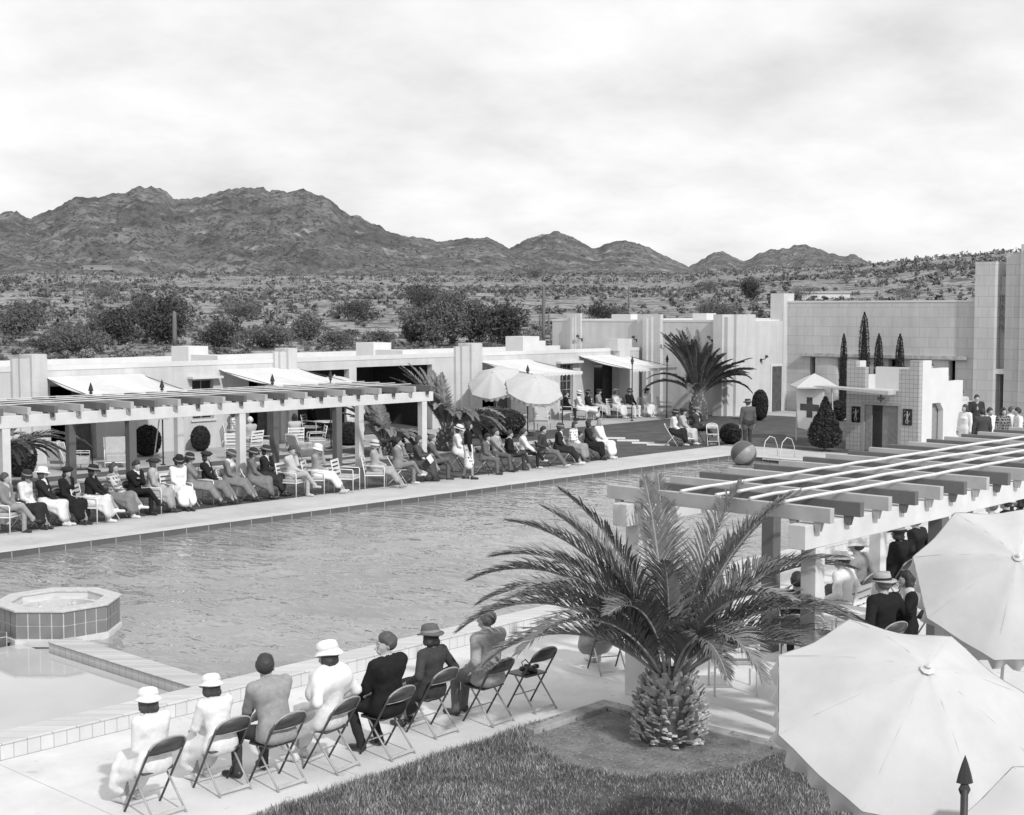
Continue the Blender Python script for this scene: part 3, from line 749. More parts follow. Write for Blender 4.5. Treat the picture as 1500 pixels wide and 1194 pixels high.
def spear_pole(x, y, h, label, r_=.024, k=1.25):
    o = thing('spear_pole', label, 'pole', (x, y, 0), AZ-R(90), 'black poles with spear finials')
    MB().tube([(0, 0, 0), (0, 0, h-.22*k)], r_, 8).build('shaft', m_iron, o, True)
    b_ = MB(); b_.lathe([(r_*1.1, h-.26*k), (r_*2.0*k, h-.22*k), (r_*1.2*k, h-.18*k), (.066*k, h-.17*k), (.05*k, h-.10*k), (.026*k, h-.02*k), (.0, h+.05*k)], 8, sx=1, sy=.45); f_ = b_.build('finial', m_iron, o)
    MB().lathe([(.0, 0.015), (.09, .015), (.08, .03), (r_, .05)], 12).build('foot', m_iron, o)
for (px, y, tip, lab) in ((134, 38.4, 2.62, 'first black spear pole from the left, at the corner of the leftmost awning'), (238, 38.4, 2.62, 'black spear pole between the round bushes at the right end of the leftmost awning'),
        (399.5, 38.3, 2.66, 'black spear pole before the open doorway behind the light pergola post'), (484.5, 38.5, 2.70, 'black spear pole beside the table of the loggia'),
        (773, 38.0, 2.62, 'black spear pole seen against the front parasol of the tilted pair'), (824, 38.2, 1.9, 'headless looking black pole behind the seated boys'),
        (926, 38.5, 2.78, 'black spear pole before the man in the dark jacket on the terrace'), (977, 38.4, 2.80, 'rightmost black spear pole, by the empty dark-backed chair')):
    spear_pole(XA(px, y, 1.5), y, tip+.06, lab)
# --- tall wing facing the pool end
T = thing('tall_wing', 'taller block-built wing with ribbed pilasters behind the palm', 'building', (54.9, 42, 0))
MB().box(.0, 15, -4.6, 6.0, -.3, 4.36).build('wall', m_blk, T)
MB().box(-.02, 15.02, -4.62, 6.02, 4.362, 4.46).build('parapet', m_cap, T)
def pilY(par, y0, y1, top, dep=.5, m=m_blk):
    w_ = y1-y0; b_ = MB()
    b_.box(-dep*.4, -.001, y0, y1, -.1, top-.0)
    b_.box(-dep*.7, -dep*.4-.001, y0+w_*.3, y1-w_*.3, -.1, top-.12)
    b_.box(-dep*1., -dep*.7-.001, y0+w_*.42, y1-w_*.42, -.1, top-.2)
    b_.build('pilaster', m, par)
pilY(T, 4.0, 4.9, 4.76, .3); pilY(T, -1.1, .3, 4.72, .55); 
MB().box(.01, .8, .9, 2.1, 4.3, 4.72).build('roof_block', m_cap, T); MB().box(.6, 1.4, -3.2, -2.4, 4.3, 4.77).build('roof_block', m_cap, T)
b_ = MB()   # corner group stepping back
b_.box(-.35, 1.0, -4.75, -4.25, -.1, 4.72); b_.box(-.2, 1.4, -4.95, -4.752, -.1, 4.6); b_.box(.3, 1.9, -5.1, -4.952, -.1, 4.72)
b_.build('pilaster', m_blk, T)
MB().box(2.0, 4.72, -4.85, -4.61, -.1, 4.40).build('corner_wall', m_blk, T)
b_ = MB(); b_.box(3.6, 4.65, -4.90, -4.852, 0, 2.3); d_ = b_.build('door_frame', m_cap, T)
MB().box(3.72, 4.55, -4.92, -4.902, 0, 2.2).build('door', m_wood, d_)
def lamp(par, x, y, z, dx, dy):
    b_ = MB(); b_.box(x-.05, x+.05, y-.05, y+.05, z-.09, z+.05)
    b_.tube([(x, y, z), (x+dx*.25, y+dy*.25, z+.05), (x+dx*.32, y+dy*.32, z+.12)], .02, 6)
    b_.lathe([(.02, .1), (.09, .12), (.08, .2), (.0, .24)], 10, (x+dx*.32, y+dy*.32, z))
    b_.build('wall_lamp', m_iron, par)
lamp(T, -.02, 4.1-.1, 3.45, -1, 0); lamp(T, -.02, -1.75, 3.55, -1, 0); lamp(T, -.02, .45, 3.45, -1, 0); lamp(T, 2.75, -4.87, 2.55, 0, -1); lamp(T, -.02, -4.0, 3.5, -1, 0)
# --- great wall and tower
G = thing('main_building', 'great grey block wall with a long stone lintel and stepped tower at the right', 'building', (60, 37.4, 0))
ops = [(-1.85, -1.55, .0, 2.66), (-3.5, -3.1, .0, 2.66), (-6.3, -5.7, .0, 2.66), (-9.0, -8.68, .0, 2.66)]
b_ = MB(); wallY(b_, -10.0, .0, 0, -.3, 5.28, .4, ops); b_.box(.4, 14, -.4, 0, -.3, 5.28); b_.build('wall', m_blk2, G)
MB().box(-.02, .42, -10.0, .02, 5.282, 5.37).build('parapet', m_cap, G)
MB().box(.41, 14, -26, -.42, 5.0, 5.1).build('roof', mat('roof_gravel', .42), G)
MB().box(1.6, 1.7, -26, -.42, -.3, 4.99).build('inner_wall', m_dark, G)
b_ = MB(); b_.box(-.18, -.001, -9.5, -1.2, 2.66, 2.86); b_.box(-.24, -.182, -9.6, -1.1, 2.70, 2.84); b_.build('lintel', mat('lintel_stone', .42, .9, .3, 4, .5), G)
b_ = MB(); b_.box(-.35, .6, -.25, .5, -.1, 5.74); b_.build('corner_pier', m_blk, G)
for (y0, y1) in ((-3.1, -1.85), (-5.7, -3.5), (-8.68, -6.3)):       # rounded wall bays between the slots
    b_ = MB(); n = 14; c_ = (y0+y1)/2; hw = (y1-y0)/2
    P_ = [(.14-.10*math.sin(math.pi*k/n)**.6, c_-hw*math.cos(math.pi*k/n)) for k in range(n+1)]
    vs = [(x-.15, y, z) for z in (0, 2.655) for x, y in P_]; b_.add(vs, [(k+1, k, k+n+1, k+n+2) for k in range(n)])
    b_.build('bay', m_blk2, G, True)
# tower piers
tw = [(-10.9, -9.98, -.3, 7.04, 'pier'), (-12.0, -11.3, -.12, 7.40, 'pier'), (-13.2, -12.05, -.35, 7.75, 'pier'), (-16, -13.3, -.7, 8.4, 'pier')]
for (y0, y1, x, zt, nm) in tw: MB().box(x, 1.0, y0, y1, -.1, zt).build(nm, m_blk2, G)
b_ = MB(); wallY(b_, -11.298, -10.902, .35, -.3, 6.4, .3, [(-11.26, -10.93, 0, 2.1)]); b_.build('recess_wall', m_blk2, G)
MB().box(.3, .349, -11.298, -10.902, 5.6, 5.75).build('string_course', m_blk2, G)
MB().box(-.05, .3, -11.298, -10.902, 2.12, 2.34).build('door_lintel', m_cap, G)
b_ = MB()
for k in range(4):
    z = 4.1+k*.42; n = 16
    b_.tube([(.24, -11.1+.1*math.cos(2*math.pi*i/n), z+.11*math.sin(2*math.pi*i/n)) for i in range(n+1)], .028, 6, cap=False)
    b_.box(.2, .3, -11.0, -10.95, z-.02, z+.2)
b_.build('ring_ornament', mat('ornament', .3, .6), G)
MB().box(1.0, 14, -16, -9.98, 5.11, 6.6).build('tower_core', m_blk2, G)
# ------------------------------------------------------------------ tiled diving tower
m_tile = block_mat('tower_tile', .40, .15, .15, .014, .20, .6, .1, False, .2, .06)
m_white = mat('white_plaster', .60, .85, .04, 2)
D = thing('diving_tower', 'tiled bath house with stepped white parapets and a doorway at the pool end', 'bath house', (44.5, 23.7, 0))
# local: x from 0, y from -1.35 (right) to 1.4 (left)
b_ = MB(); wallY(b_, -1.35, 1.4, 0, 0, 2.12, .25, [(-.6, .68, 0, 1.62)])
b_.box(0, .25, -1.35, -1.0, 2.121, 3.2); b_.box(0, .25, -1.0, -.6, 2.121, 2.9); b_.box(0, .25, .68, 1.03, 2.121, 2.93); b_.box(0, .25, 1.03, 1.4, 2.121, 3.16)
b_.build('front_wall', m_tile, D)
b_ = MB(); b_.box(.252, .9, -1.149, -1.0, 0, 2.1); b_.build('door_jamb', m_white, D)
prof_ = [(.255, 0), (5.0, 0), (5.0, .9), (4.3, .9), (4.3, 1.63), (3.35, 1.63), (3.35, 2.42), (2.2, 2.42), (2.2, 2.9), (.9, 2.9), (.9, 3.19), (.255, 3.19)]
def wall_arch():
    b_ = MB(); cols = [(.255, .9, 3.19), (.9, 1.0, 2.9), (1.0, 1.85, 2.9), (1.85, 2.2, 2.9), (2.2, 3.35, 2.42), (3.35, 4.3, 1.63), (4.3, 5.0, .9)]
    for (a, c, z) in cols:
        if (a, c) == (1.0, 1.85):
            b_.prism([(1.0, z), (1.0, 1.7), (1.6, 1.7), (1.85, 1.45), (1.85, z)], 'y', -1.35, -1.15)
        else: b_.box(a, c, -1.35, -1.15, 0, z)
    return b_
wall_arch().build('side_wall', m_white, D)
MB().box(.95, 1.9, -1.12, -1.10, 0, 1.8).build('niche_shade_sheet', mat('niche_shade_grey', .25), D)  # grey sheet behind the arch, its colour painting the dim inside of the doorway
b_ = MB(); b_.box(.26, 2.4, 1.2, 1.39, 0, 2.6); b_.box(.26, 1.0, 1.2, 1.39, 2.6, 3.12); b_.build('side_wall', m_white, D)
b_ = MB(); b_.box(.26, 2.2, -1.148, 1.198, 1.95, 2.1); b_.build('deck_floor', m_white, D)
MB().box(1.7, 1.9, -1.148, 1.198, 2.101, 2.88).build('back_parapet', m_white, D)
b_ = MB()
for k in range(8): b_.box(2.2+k*.34, 2.54+k*.34, -1.148, .4, 0, 2.1-k*.26)
b_.build('stair', m_white, D)
MB().box(1.2, 1.3, -.9, 1.1, 0, 1.94).build('inner_wall', m_blk2, D)
b_ = MB(); b_.box(-.012, -.002, -.72, -.6, 0, 1.7); b_.box(-.012, -.002, .68, .8, 0, 1.7); b_.box(-.012, -.002, -.6, .68, 1.62, 1.72); b_.build('door_trim', mat('trim_grey', .3), D)
b_ = MB(); b_.box(.12, .16, -.58, .05, .02, 1.6); b_.box(.02, .06, .40, .66, .02, 1.6); b_.build('door', mat('painted_door', .22, .5, .2), D)
MB().box(1.17, 1.199, -.1, .25, .7, 1.15).build('notice', m_white, D)
m_blkpan = mat('black_panel', .015, .3, .2, spec=.5); m_fig = mat('panel_figure', .3, .6, .2)
for sgn, y0 in ((1, .84), (-1, -1.12)):
    b_ = MB(); b_.box(-.02, -.002, y0, y0+.34, .98, 1.54); o = b_.build('panel', m_blkpan, D)
    f_ = MB(); X_ = -.026
    f_.lathe([(0, -.03), (.028, -.015), (.03, .01), (0, .032)], 10, (X_, y0+.17, 1.43))
    f_.tube([(X_, y0+.17, 1.40), (X_, y0+.165, 1.30), (X_, y0+.175, 1.20)], [.022, .042, .028], 8)
    f_.tube([(X_, y0+.16, 1.36), (X_, y0+.09, 1.33), (X_, y0+.07, 1.42)], [.014, .012, .008], 6)
    f_.tube([(X_, y0+.18, 1.36), (X_, y0+.26, 1.34), (X_, y0+.29, 1.27)], [.014, .012, .008], 6)
    f_.tube([(X_, y0+.165, 1.20), (X_, y0+.14, 1.11), (X_, y0+.15, 1.02)], [.022, .018, .010], 6)
    f_.tube([(X_, y0+.185, 1.20), (X_, y0+.22, 1.12), (X_, y0+.20, 1.03)], [.022, .018, .010], 6)
    f_.lathe([(0, -.02), (.018, 0), (0, .02)], 8, (X_, y0+.07, 1.12)); f_.lathe([(0, -.02), (.018, 0), (0, .02)], 8, (X_, y0+.27, 1.46))
    f_.build('figure', m_fig, o)
b_ = MB()
for (dy, dz) in ((0, .085), (0, -.085), (.085, 0), (-.085, 0), (0, 0)):
    c = (.06, 1.86+dz); s_ = .055
    b_.prism([(c[0]-s_+dy, c[1]), (c[0]+dy, c[1]-s_), (c[0]+s_+dy, c[1]), (c[0]+dy, c[1]+s_)], 'x', -.016, -.002)
b_.build('diamond_tiles', mat('diamond_tile', .1, .4), D)
b_ = MB()   # board leaving the slot above the door
b_.prism([(-.55, 2.16), (2.2, 2.25), (2.42, 2.23), (2.2, 2.19), (-.55, 2.02)], 'x', -.62, -.08)
b_.build('diving_board', mat('board_canvas', .42, .8), D, bevel=.01)
b_ = MB(); b_.box(-.3, -.1, -.5, .1, 2.121, 2.14); b_.build('board_bracket', m_iron, D)
# life guard stand with the cross banner and its sunshade
Lg = thing('lifeguard_stand', 'white stand with a cross banner under a small square sunshade', 'lifeguard stand', (46.2, 27.6, 0), R(-4))
b_ = MB()
for y in (-.6, .6): b_.tube([(.04, y, 0), (.04, y, 2.0)], .025, 6)
for y in (-.5, .5): b_.tube([(.9, y, 0), (.7, y, 2.0)], .025, 6)
b_.box(.05, .8, -.6, .6, 1.0, 1.04)
b_.build('frame', m_white, Lg)
MB().add
b_ = MB(); b_.prism([(-.56, .34), (.50, .5), (.60, 2.0), (-.62, 2.02)], 'x', -.02, .0); bn = b_.build('banner', mat('banner_cloth', .8, .8, .04), Lg)
b_ = MB(); c = (-.02, 1.28)
b_.prism([(c[0]-.13, c[1]-.38), (c[0]+.13, c[1]-.38), (c[0]+.13, c[1]-.13), (c[0]+.42, c[1]-.12), (c[0]+.42, c[1]+.13), (c[0]+.13, c[1]+.13), (c[0]+.13, c[1]+.38), (c[0]-.13, c[1]+.38), (c[0]-.13, c[1]+.13), (c[0]-.42, c[1]+.12), (c[0]-.42, c[1]-.13), (c[0]-.13, c[1]-.13)], 'x', -.026, -.021)
b_.build('cross', mat('cross_red', .10, .8), bn)
b_ = MB(); b_.lathe([(1.12, 2.02), (1.12, 2.07), (.5, 2.36), (.0, 2.55)], 4, (.3, 0, 0)); b_.lathe([(1.10, 2.06), (.5, 2.33), (.0, 2.5)][::-1], 4, (.3, 0, 0)); b_.build('sunshade', mat('shade_canvas', .5, .9, .05), Lg)
MB().tube([(.3, 0, 0), (.3, 0, 2.5)], .03, 8).build('pole', m_white, Lg)
# ladder rails at the pool corner
Ld = thing('pool_ladder', 'pair of curved white ladder rails at the far pool corner', 'ladder', (40.15, 25.3, 0))
for y in (-.33, .33):
    pts = [(.75, y, 0), (.72, y, .35), (.55, y, .62), (.25, y, .70), (-.02, y, .55), (-.15, y, .2), (-.16, y, -.5)]
    MB().tube(pts, .014, 8).build('rail', m_white, Ld, True)
b_ = MB(); b_.box(-.2, -.12, -.33, .33, -.3, -.26); b_.box(-.2, -.12, -.33, .33, -.05, -.01); b_.build('tread', m_white, Ld)
# beach ball
bx, by = GP(1089, 684, -.2)
Bb = thing('beach_ball', 'giant two-tone beach ball floating at the far corner of the pool', 'ball', (bx, by, -.18)); Bb.rotation_euler = (R(48), R(20), R(30))
me = MB(); rr = .42; n = 24; mseg = 48
vs = []; fs = []; ms = []
for i in range(n+1):
    for j in range(mseg): th = math.pi*i/n; ph = 2*math.pi*j/mseg; vs.append((rr*math.sin(th)*math.cos(ph), rr*math.sin(th)*math.sin(ph), rr*math.cos(th)))
for i in range(n):
    for j in range(mseg):
        me_ = (j*6//mseg) % 2; fs.append((i*mseg+j, (i+1)*mseg+j, (i+1)*mseg+(j+1) % mseg, i*mseg+(j+1) % mseg)); ms.append(me_)
me.v = vs; me.f = fs; me.m = ms; Bb_o = me.build('panels', [mat('ball_dark', .09, .45, spec=.5), mat('ball_light', .26, .45, spec=.5)], Bb, True)
Bb_o.location = (0, 0, 0); 
Bb.location = (bx, by, -.18+.42)
o = MB().lathe([(0, .422), (.04, .424), (.045, .418)], 12); o.build('valve', m_dark, Bb)
# platform beyond the pool end
Pf = thing('standing_platform', 'low white platform under the crowd beside the bath house', 'platform', (44, 18.5, 0))
MB().box(-2.5, 8.0, -5.5, 3.8, 0, .2).build('deck', m_white, Pf, bevel=.01)
MB().box(-2.8, -2.502, -5.5, 3.8, 0, .1).build('step', m_white, Pf)

# ------------------------------------------------------------------ pergolas
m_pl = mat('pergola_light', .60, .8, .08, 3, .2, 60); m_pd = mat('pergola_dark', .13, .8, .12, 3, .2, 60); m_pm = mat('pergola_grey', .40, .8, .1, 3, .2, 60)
def pergola(label, x0, nraf, pitch, y0, y1, posts, yf, yb, first_light, sw, ztop, lath_x0, lath_y, xend, lr=.02):
    o = thing('pergola', label, 'pergola', (x0, (y0+y1)/2, 0))
    oy = (y0+y1)/2
    for k, x in enumerate(posts):
        lf = (k % 2 == 0) == first_light
        for y in (yf, yb):
            m = m_pl if lf else m_pd
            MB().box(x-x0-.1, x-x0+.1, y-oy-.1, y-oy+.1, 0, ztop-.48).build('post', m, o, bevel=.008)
    xa, xb = min(posts[0], xend)-x0-.35, max(posts[-1], xend)-x0+.35
    for y in (yf, yb):
        MB().box(xa, xb, y-oy-.11, y-oy+.11, ztop-.479, ztop-.20).build('beam', m_pl, o, bevel=.008)
    for k in range(nraf):
        x = k*pitch; lf = (k % 2 == 0)
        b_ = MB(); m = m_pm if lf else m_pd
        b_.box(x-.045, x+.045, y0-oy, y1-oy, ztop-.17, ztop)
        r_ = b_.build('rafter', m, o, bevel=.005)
        for y in (yf, yb):
            for s_ in (-1, 1):
                yy = y-oy+s_*.16; c = MB()
                c.prism([(yy-.05, ztop-.172), (yy+.05, ztop-.172), (yy+.02, ztop-.28), (yy-.02, ztop-.28)], 'x', x-.035, x+.035)
                c.build('corbel', m, r_)
    for y in lath_y:
        L_ = MB(); pts = []
        n = 24
        for i in range(n+1):
            xx = lath_x0+(xend-lath_x0)*i/n
            pts.append((xx-x0, y-oy+random.uniform(-.012, .012), ztop+.018+random.uniform(0, .012)))
        L_.tube(pts, lr, 6); L_.build('lath', mat('lath_white', .66, .8, .05), o)
    return o
pergola('near pergola with two-tone rafters over the seats by the parasols', 13.95, 20, .674, 8.02, 11.23, [14.1, 17.25, 20.4, 23.55, 26.7], 8.35, 10.9, True, .2, 2.686, 13.9, [10.08, 9.55, 9.08, 8.62], 26.8)
fx = 28.95
pergola('long far pergola in front of the cabana wing', 28.95-.674*27, 28, .674, 30.05, 33.6, [12.4, 15.7, 19.0, 22.3, 25.6, 28.9], 30.4, 33.25, False, .2, 2.686, 10.5, [33.0, 32.3, 31.6, 30.9], 28.9, .011)
# ------------------------------------------------------------------ palms
m_frond = mat('frond_leaf', .13, .5, .35, 6, spec=.4); m_rachis = mat('frond_rib', .30, .6, .2, 10); m_frond_l = mat('frond_leaf_light', .20, .5, .3, 6, spec=.45)
m_stub = mat('cut_frond_stub', .44, .9, .55, 9, .6, 60); m_tcore = mat('trunk_fibre', .10, .95, .4, 14, .8, 60)
def frond(par, base, az, e0, L, droop, nl=52, ll=.38, wd=.013, side=0., seed=0, twist=0., drp=.35):
    r_ = np.random.default_rng(seed); n = 22; p = Vector(base); pts = [p.copy()]; dirs = []
    for i in range(n):
        t = (i+.5)/n; e = e0-droop*t**1.35; a = az+side*t*t
        d = Vector((math.cos(a)*math.cos(e), math.sin(a)*math.cos(e), math.sin(e))); dirs.append(d); p = p+d*(L/n); pts.append(p.copy())
    b_ = MB(); b_.tube(pts, [.020*(1-.85*i/n) + .002 for i in range(n+1)], 5)
    b_.build('midrib', m_rachis, par_o := None) if False else None
    vs = []; 
    for k in range(nl):
        t = .13+.87*(k+.5)/nl; f = t*n; i = min(int(f), n-1); q = pts[i].lerp(pts[i+1], f-i); d = dirs[i]
        up = Vector((0, 0, 1)); s_ = d.cross(up).normalized() if abs(d.z) < .98 else Vector((-math.sin(az), math.cos(az), 0)); u = s_.cross(d).normalized()
        l_ = ll*(math.sin(math.pi*min(1, (t-.02)**.75))**.55+.12)*(1-.45*t)*r_.uniform(.9, 1.08)
        for sg in (-1, 1):
            tw = twist+r_.normal(0, .12)
            ang = .95-.45*t+r_.normal(0, .06)
            v = (d*math.cos(ang)+s_*sg*math.sin(ang)*math.cos(.5)+u*math.sin(ang)*math.sin(.55+tw*sg)).normalized()
            w_ = d.cross(v).normalized().cross(v).normalized(); w_ = (d*1.0-v*d.dot(v)).normalized()
            a0 = q; a1 = q+v*l_*.5; v2 = (v+Vector((0, 0, -drp*r_.uniform(.5, 1.3)))).normalized(); a2 = a1+v2*l_*.5
            vs.append([a0-w_*wd*.6, a0+w_*wd*.6, a1+w_*wd, a1-w_*wd]); vs.append([a1-w_*wd, a1+w_*wd, a2+w_*wd*.15, a2-w_*wd*.15])
    arr = np.array([[tuple(c) for c in q] for q in vs]); o = len(b_.v); nb = len(b_.f)
    b_.m = [1]*nb; b_.quads(arr, 0)
    return b_.build('frond', [m_frond if seed % 3 else m_frond_l, m_rachis], par)
def palm(label, loc, fronds, trunk_r, trunk_h, nl, ll, wd, scale=1., stubs=150, group=None):
    o = thing('date_palm', label, 'palm tree', loc, 0, group or 'feathery date palms round the pool')
    b_ = MB(); R0, H0 = trunk_r, trunk_h
    core = [(R0*.80, -.05), (R0*.98, H0*.15), (R0*1.0, H0*.5), (R0*.9, H0*.75), (R0*.6, H0*1.0), (.05, H0*1.2)]
    b_.lathe(core, 20, mi=1)
    ga = 2.39996
    for k in range(stubs):
        t = (k+.5)/stubs; z = H0*(t*1.05); rr_ = np.interp(z, [c[1] for c in core], [c[0] for c in core]); a = k*ga+random.uniform(-.3, .3); z += random.uniform(-.02, .03)
        up_ = .25+.9*t+random.uniform(-.1, .2); L = R0*random.uniform(.16, .42); w0 = R0*random.uniform(.08, .14); th = R0*random.uniform(.025, .05); up_ += random.uniform(-.25, .35)
        d = Vector((math.cos(a)*math.cos(up_), math.sin(a)*math.cos(up_), math.sin(up_))); s_ = Vector((-math.sin(a), math.cos(a), 0)); u = s_.cross(d)*-1
        c0 = Vector((math.cos(a)*rr_*.9, math.sin(a)*rr_*.9, z)); c1 = c0+d*L
        w1 = w0*random.uniform(.25, .7)
        vs = [c0-s_*w0-u*th, c0+s_*w0-u*th, c0+s_*w0+u*th, c0-s_*w0+u*th, c1-s_*w1-u*th*.6, c1+s_*w1-u*th*.8, c1+s_*w1*.8+u*th*.7, c1-s_*w1+u*th*.4]
        b_.add(vs, [(0, 1, 2, 3), (4, 7, 6, 5), (0, 4, 5, 1), (1, 5, 6, 2), (2, 6, 7, 3), (3, 7, 4, 0)], 0)
    b_.build('trunk', [m_stub, m_tcore], o)
    for i, (daz, e0, L, dr, sd) in enumerate(fronds):
        a = AZ+R(daz); bz = trunk_h*1.02
        frond(o, (math.cos(a)*trunk_r*.25, math.sin(a)*trunk_r*.25, bz), a, R(e0), L*scale, R(dr), nl, ll, wd, R(sd), i+int(loc[0]*10), drp=.35+.25*random.random())
    return o
# daz: 0 = away from the viewer, +90 = left, -90 = right, 180 = towards
NF = [(92, 54, 2.95, 96, 0), (86, 66, 3.0, 92, 6), (100, 44, 2.5, 90, -8), (74, 72, 2.9, 66, 8), (58, 70, 2.8, 50, 0), (84, 76, 2.7, 50, 0), (0, 72, 2.8, 34, 0), (-88, 76, 2.75, 40, 0),
      (-70, 72, 2.9, 44, -5), (-80, 64, 2.9, 82, 0), (-88, 54, 2.9, 100, 0), (-94, 44, 2.8, 100, 6), (-108, 58, 2.8, 100, 0), (-120, 46, 2.6, 98, 0), (-152, 64, 2.2, 122, 0), (96, 72, 2.9, 84, 0),
      (124, 58, 2.6, 100, 0), (112, 68, 2.7, 90, 8), (40, 60, 2.6, 76, 0), (12, 80, 2.6, 30, 0), (-26, 58, 2.5, 76, 0), (-52, 60, 2.7, 74, 0),
      (150, 70, 2.2, 84, 0), (-135, 72, 2.3, 84, 0), (-165, 62, 2.0, 110, 0), (66, 52, 2.5, 76, 0), (-98, 68, 2.7, 70, 0), (102, 80, 2.8, 44, 0), (-60, 80, 2.6, 30, 0), (170, 80, 2.2, 60, 0)]
palm('big feathery palm with a stubby pineapple-like trunk in the near planting bed', (PALM[0], PALM[1], -.07), NF+[(-86, 36, 2.5, 92, 0), (-100, 62, 2.7, 105, 0), (80, 60, 2.8, 95, 0)], .39, .72, 66, .56, .0122, .93, 430)
def mkf(n, e_lo, e_hi, L, seed):
    r_ = random.Random(seed); out = []
    for k in range(n):
        e = e_lo+(e_hi-e_lo)*((k*.618) % 1); out.append((k*137.5+r_.uniform(-10, 10), e, L*r_.uniform(.85, 1.1)*(1 if e < 75 else .9), 95-e*.75+r_.uniform(-10, 10)+(20 if e < 55 else 0), 0))
    return out
x, y = GP(1022, 614); 
palm('tall palm against the wall of the tall wing', (x, y, 0), [(a, max(e, 48), L*(1.1 if e > 60 else .9), d*.8, s_) for a, e, L, d, s_ in mkf(72, 40, 88, 3.0, 3)]+[(88, 46, 2.7, 95, 0), (-90, 46, 2.7, 100, 0), (-80, 60, 2.9, 100, 0), (100, 58, 2.7, 90, 0), (160, 50, 2.0, 95, 0)], .42, 1.0, 50, .52, .032, 1., 60)
palm('sprawling palm just beyond the right end of the far pergola', (34.6, 35.2, 0), mkf(34, 20, 86, 2.5, 5)+[(-80, 40, 3.0, 75, 0)], .38, .7, 44, .46, .022, 1., 60)
palm('palm poking in at the left edge behind the pergola post', (18.2, 36.2, 0), mkf(26, 30, 86, 2.3, 8)+[(-80, 45, 3., 90, 0), (-70, 60, 2.9, 60, 0)], .35, .8, 36, .42, .022, 1., 50)
palm('dense dark young palm inside the right bay of the far pergola', (32.0, 35.6, 0), mkf(30, 20, 80, 1.9, 9), .3, .4, 40, .42, .03, 1., 40)

# ------------------------------------------------------------------ clipped bushes, cypresses
def clipped(px, py, wpx, hpx, m, label, shape='round', Y=None, cat='bush', name='clipped_bush', group='clipped dark bushes on the terrace'):
    x, y = GP(px, py)
    dep = x*FW[0]+y*FW[1]; s = dep/FPX; W_ = wpx*s/2; H_ = hpx*s
    o = thing(name, label, cat, (x, y, 0), 0, group)
    n = 3800
    d = rng.normal(size=(n, 3)); d /= np.linalg.norm(d, axis=1, keepdims=True)
    if shape == 'round':
        p = np.sign(d)*np.abs(d)**.8; p = p/np.max(np.abs(p), axis=1, keepdims=True)**.35; p = p/np.linalg.norm(p, axis=1, keepdims=True)*(.93+.07*rng.random((n, 1)))
        p = p*np.array([W_, W_, H_/2])+np.array([0, 0, H_*.5])
    elif shape == 'cone':      # plump teardrop
        t = rng.random(n); z = t; prof_ = np.interp(t, [0, .05, .15, .3, .5, .7, .85, 1], [.3, .8, 1., .97, .74, .44, .26, .06])
        a = rng.uniform(0, 6.283, n); lump = .88+.2*vnoise(a*2.2, t*7, 4); rr_ = prof_*lump*W_*(.9+.12*rng.random(n))
        p = np.stack([rr_*np.cos(a), rr_*np.sin(a), z*H_*.93+H_*.07], 1)
    else:                      # slender cypress
        t = rng.random(n); prof_ = np.interp(t, [0, .05, .25, .5, .8, .93, 1], [.6, .9, 1., 1., .8, .45, .05])
        a = rng.uniform(0, 6.283, n); rr_ = prof_*W_*(.8+.3*vnoise(a*2, t*12, 6))*(.85+.2*rng.random(n))
        p = np.stack([rr_*np.cos(a), rr_*np.sin(a), t*H_*.97+H_*.02], 1)
    quads_obj('foliage', leaf_quads(p, n, min(.06, .022+W_*.05), .5), m, o)
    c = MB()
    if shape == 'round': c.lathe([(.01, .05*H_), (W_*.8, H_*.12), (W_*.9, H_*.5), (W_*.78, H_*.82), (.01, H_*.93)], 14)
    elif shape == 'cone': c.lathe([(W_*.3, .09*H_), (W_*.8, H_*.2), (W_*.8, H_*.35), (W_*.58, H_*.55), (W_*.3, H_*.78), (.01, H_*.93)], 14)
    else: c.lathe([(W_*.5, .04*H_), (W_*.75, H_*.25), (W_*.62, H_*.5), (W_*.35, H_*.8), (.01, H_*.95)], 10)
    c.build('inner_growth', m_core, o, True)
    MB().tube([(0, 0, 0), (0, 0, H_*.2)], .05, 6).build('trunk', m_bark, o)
    return o
clipped(30, 698, 48, 56, m_leaf_d, 'clipped round bush beside the leftmost light pergola post')
clipped(216, 668, 40, 46, m_leaf_d, 'dark clipped bush under the small parasol')
clipped(294, 661, 28, 38, m_leaf_d, 'dark dome-shaped bush below the small window')
clipped(512, 652, 40, 34, m_leaf_d, 'dark hedge block before the standing couple in white')
clipped(1070, 650, 32, 30, m_leaf_d, 'small spiky bush between the white folding chair and the standing man')
clipped(1113, 616, 24, 46, m_leaf_d, 'tall rounded bush just behind the standing man')
clipped(1228, 616, 30, 30, m_leaf_d, 'broad dark bush behind the cone-shaped conifer')
clipped(725, 640, 90, 44, m_leaf_d, 'dark hedge in the shade left of the front parasol')
clipped(1208, 661, 50, 80, m_leaf_d, 'plump dark cone-shaped conifer beside the tiled bath house', 'cone', cat='conifer', name='conifer', group='conifers')
for (Y, tip, wpx, lab) in ((33.4, 3.93, 12, 'thin cypress, leftmost of the row along the great wall'), (32.35, 4.95, 18, 'tallest cypress of the row along the great wall'),
                           (31.6, 3.95, 15, 'cypress just right of the tallest one'), (30.55, 3.95, 15, 'rightmost cypress, standing apart from the others')):
    px_, py_ = pix(58.9, Y, 0); s = (58.9*FW[0]+Y*FW[1])/FPX
    clipped(px_, py_, wpx, tip/s*.985, m_leaf_d, lab, 'thin', cat='cypress', name='cypress', group='slender cypresses before the great wall')

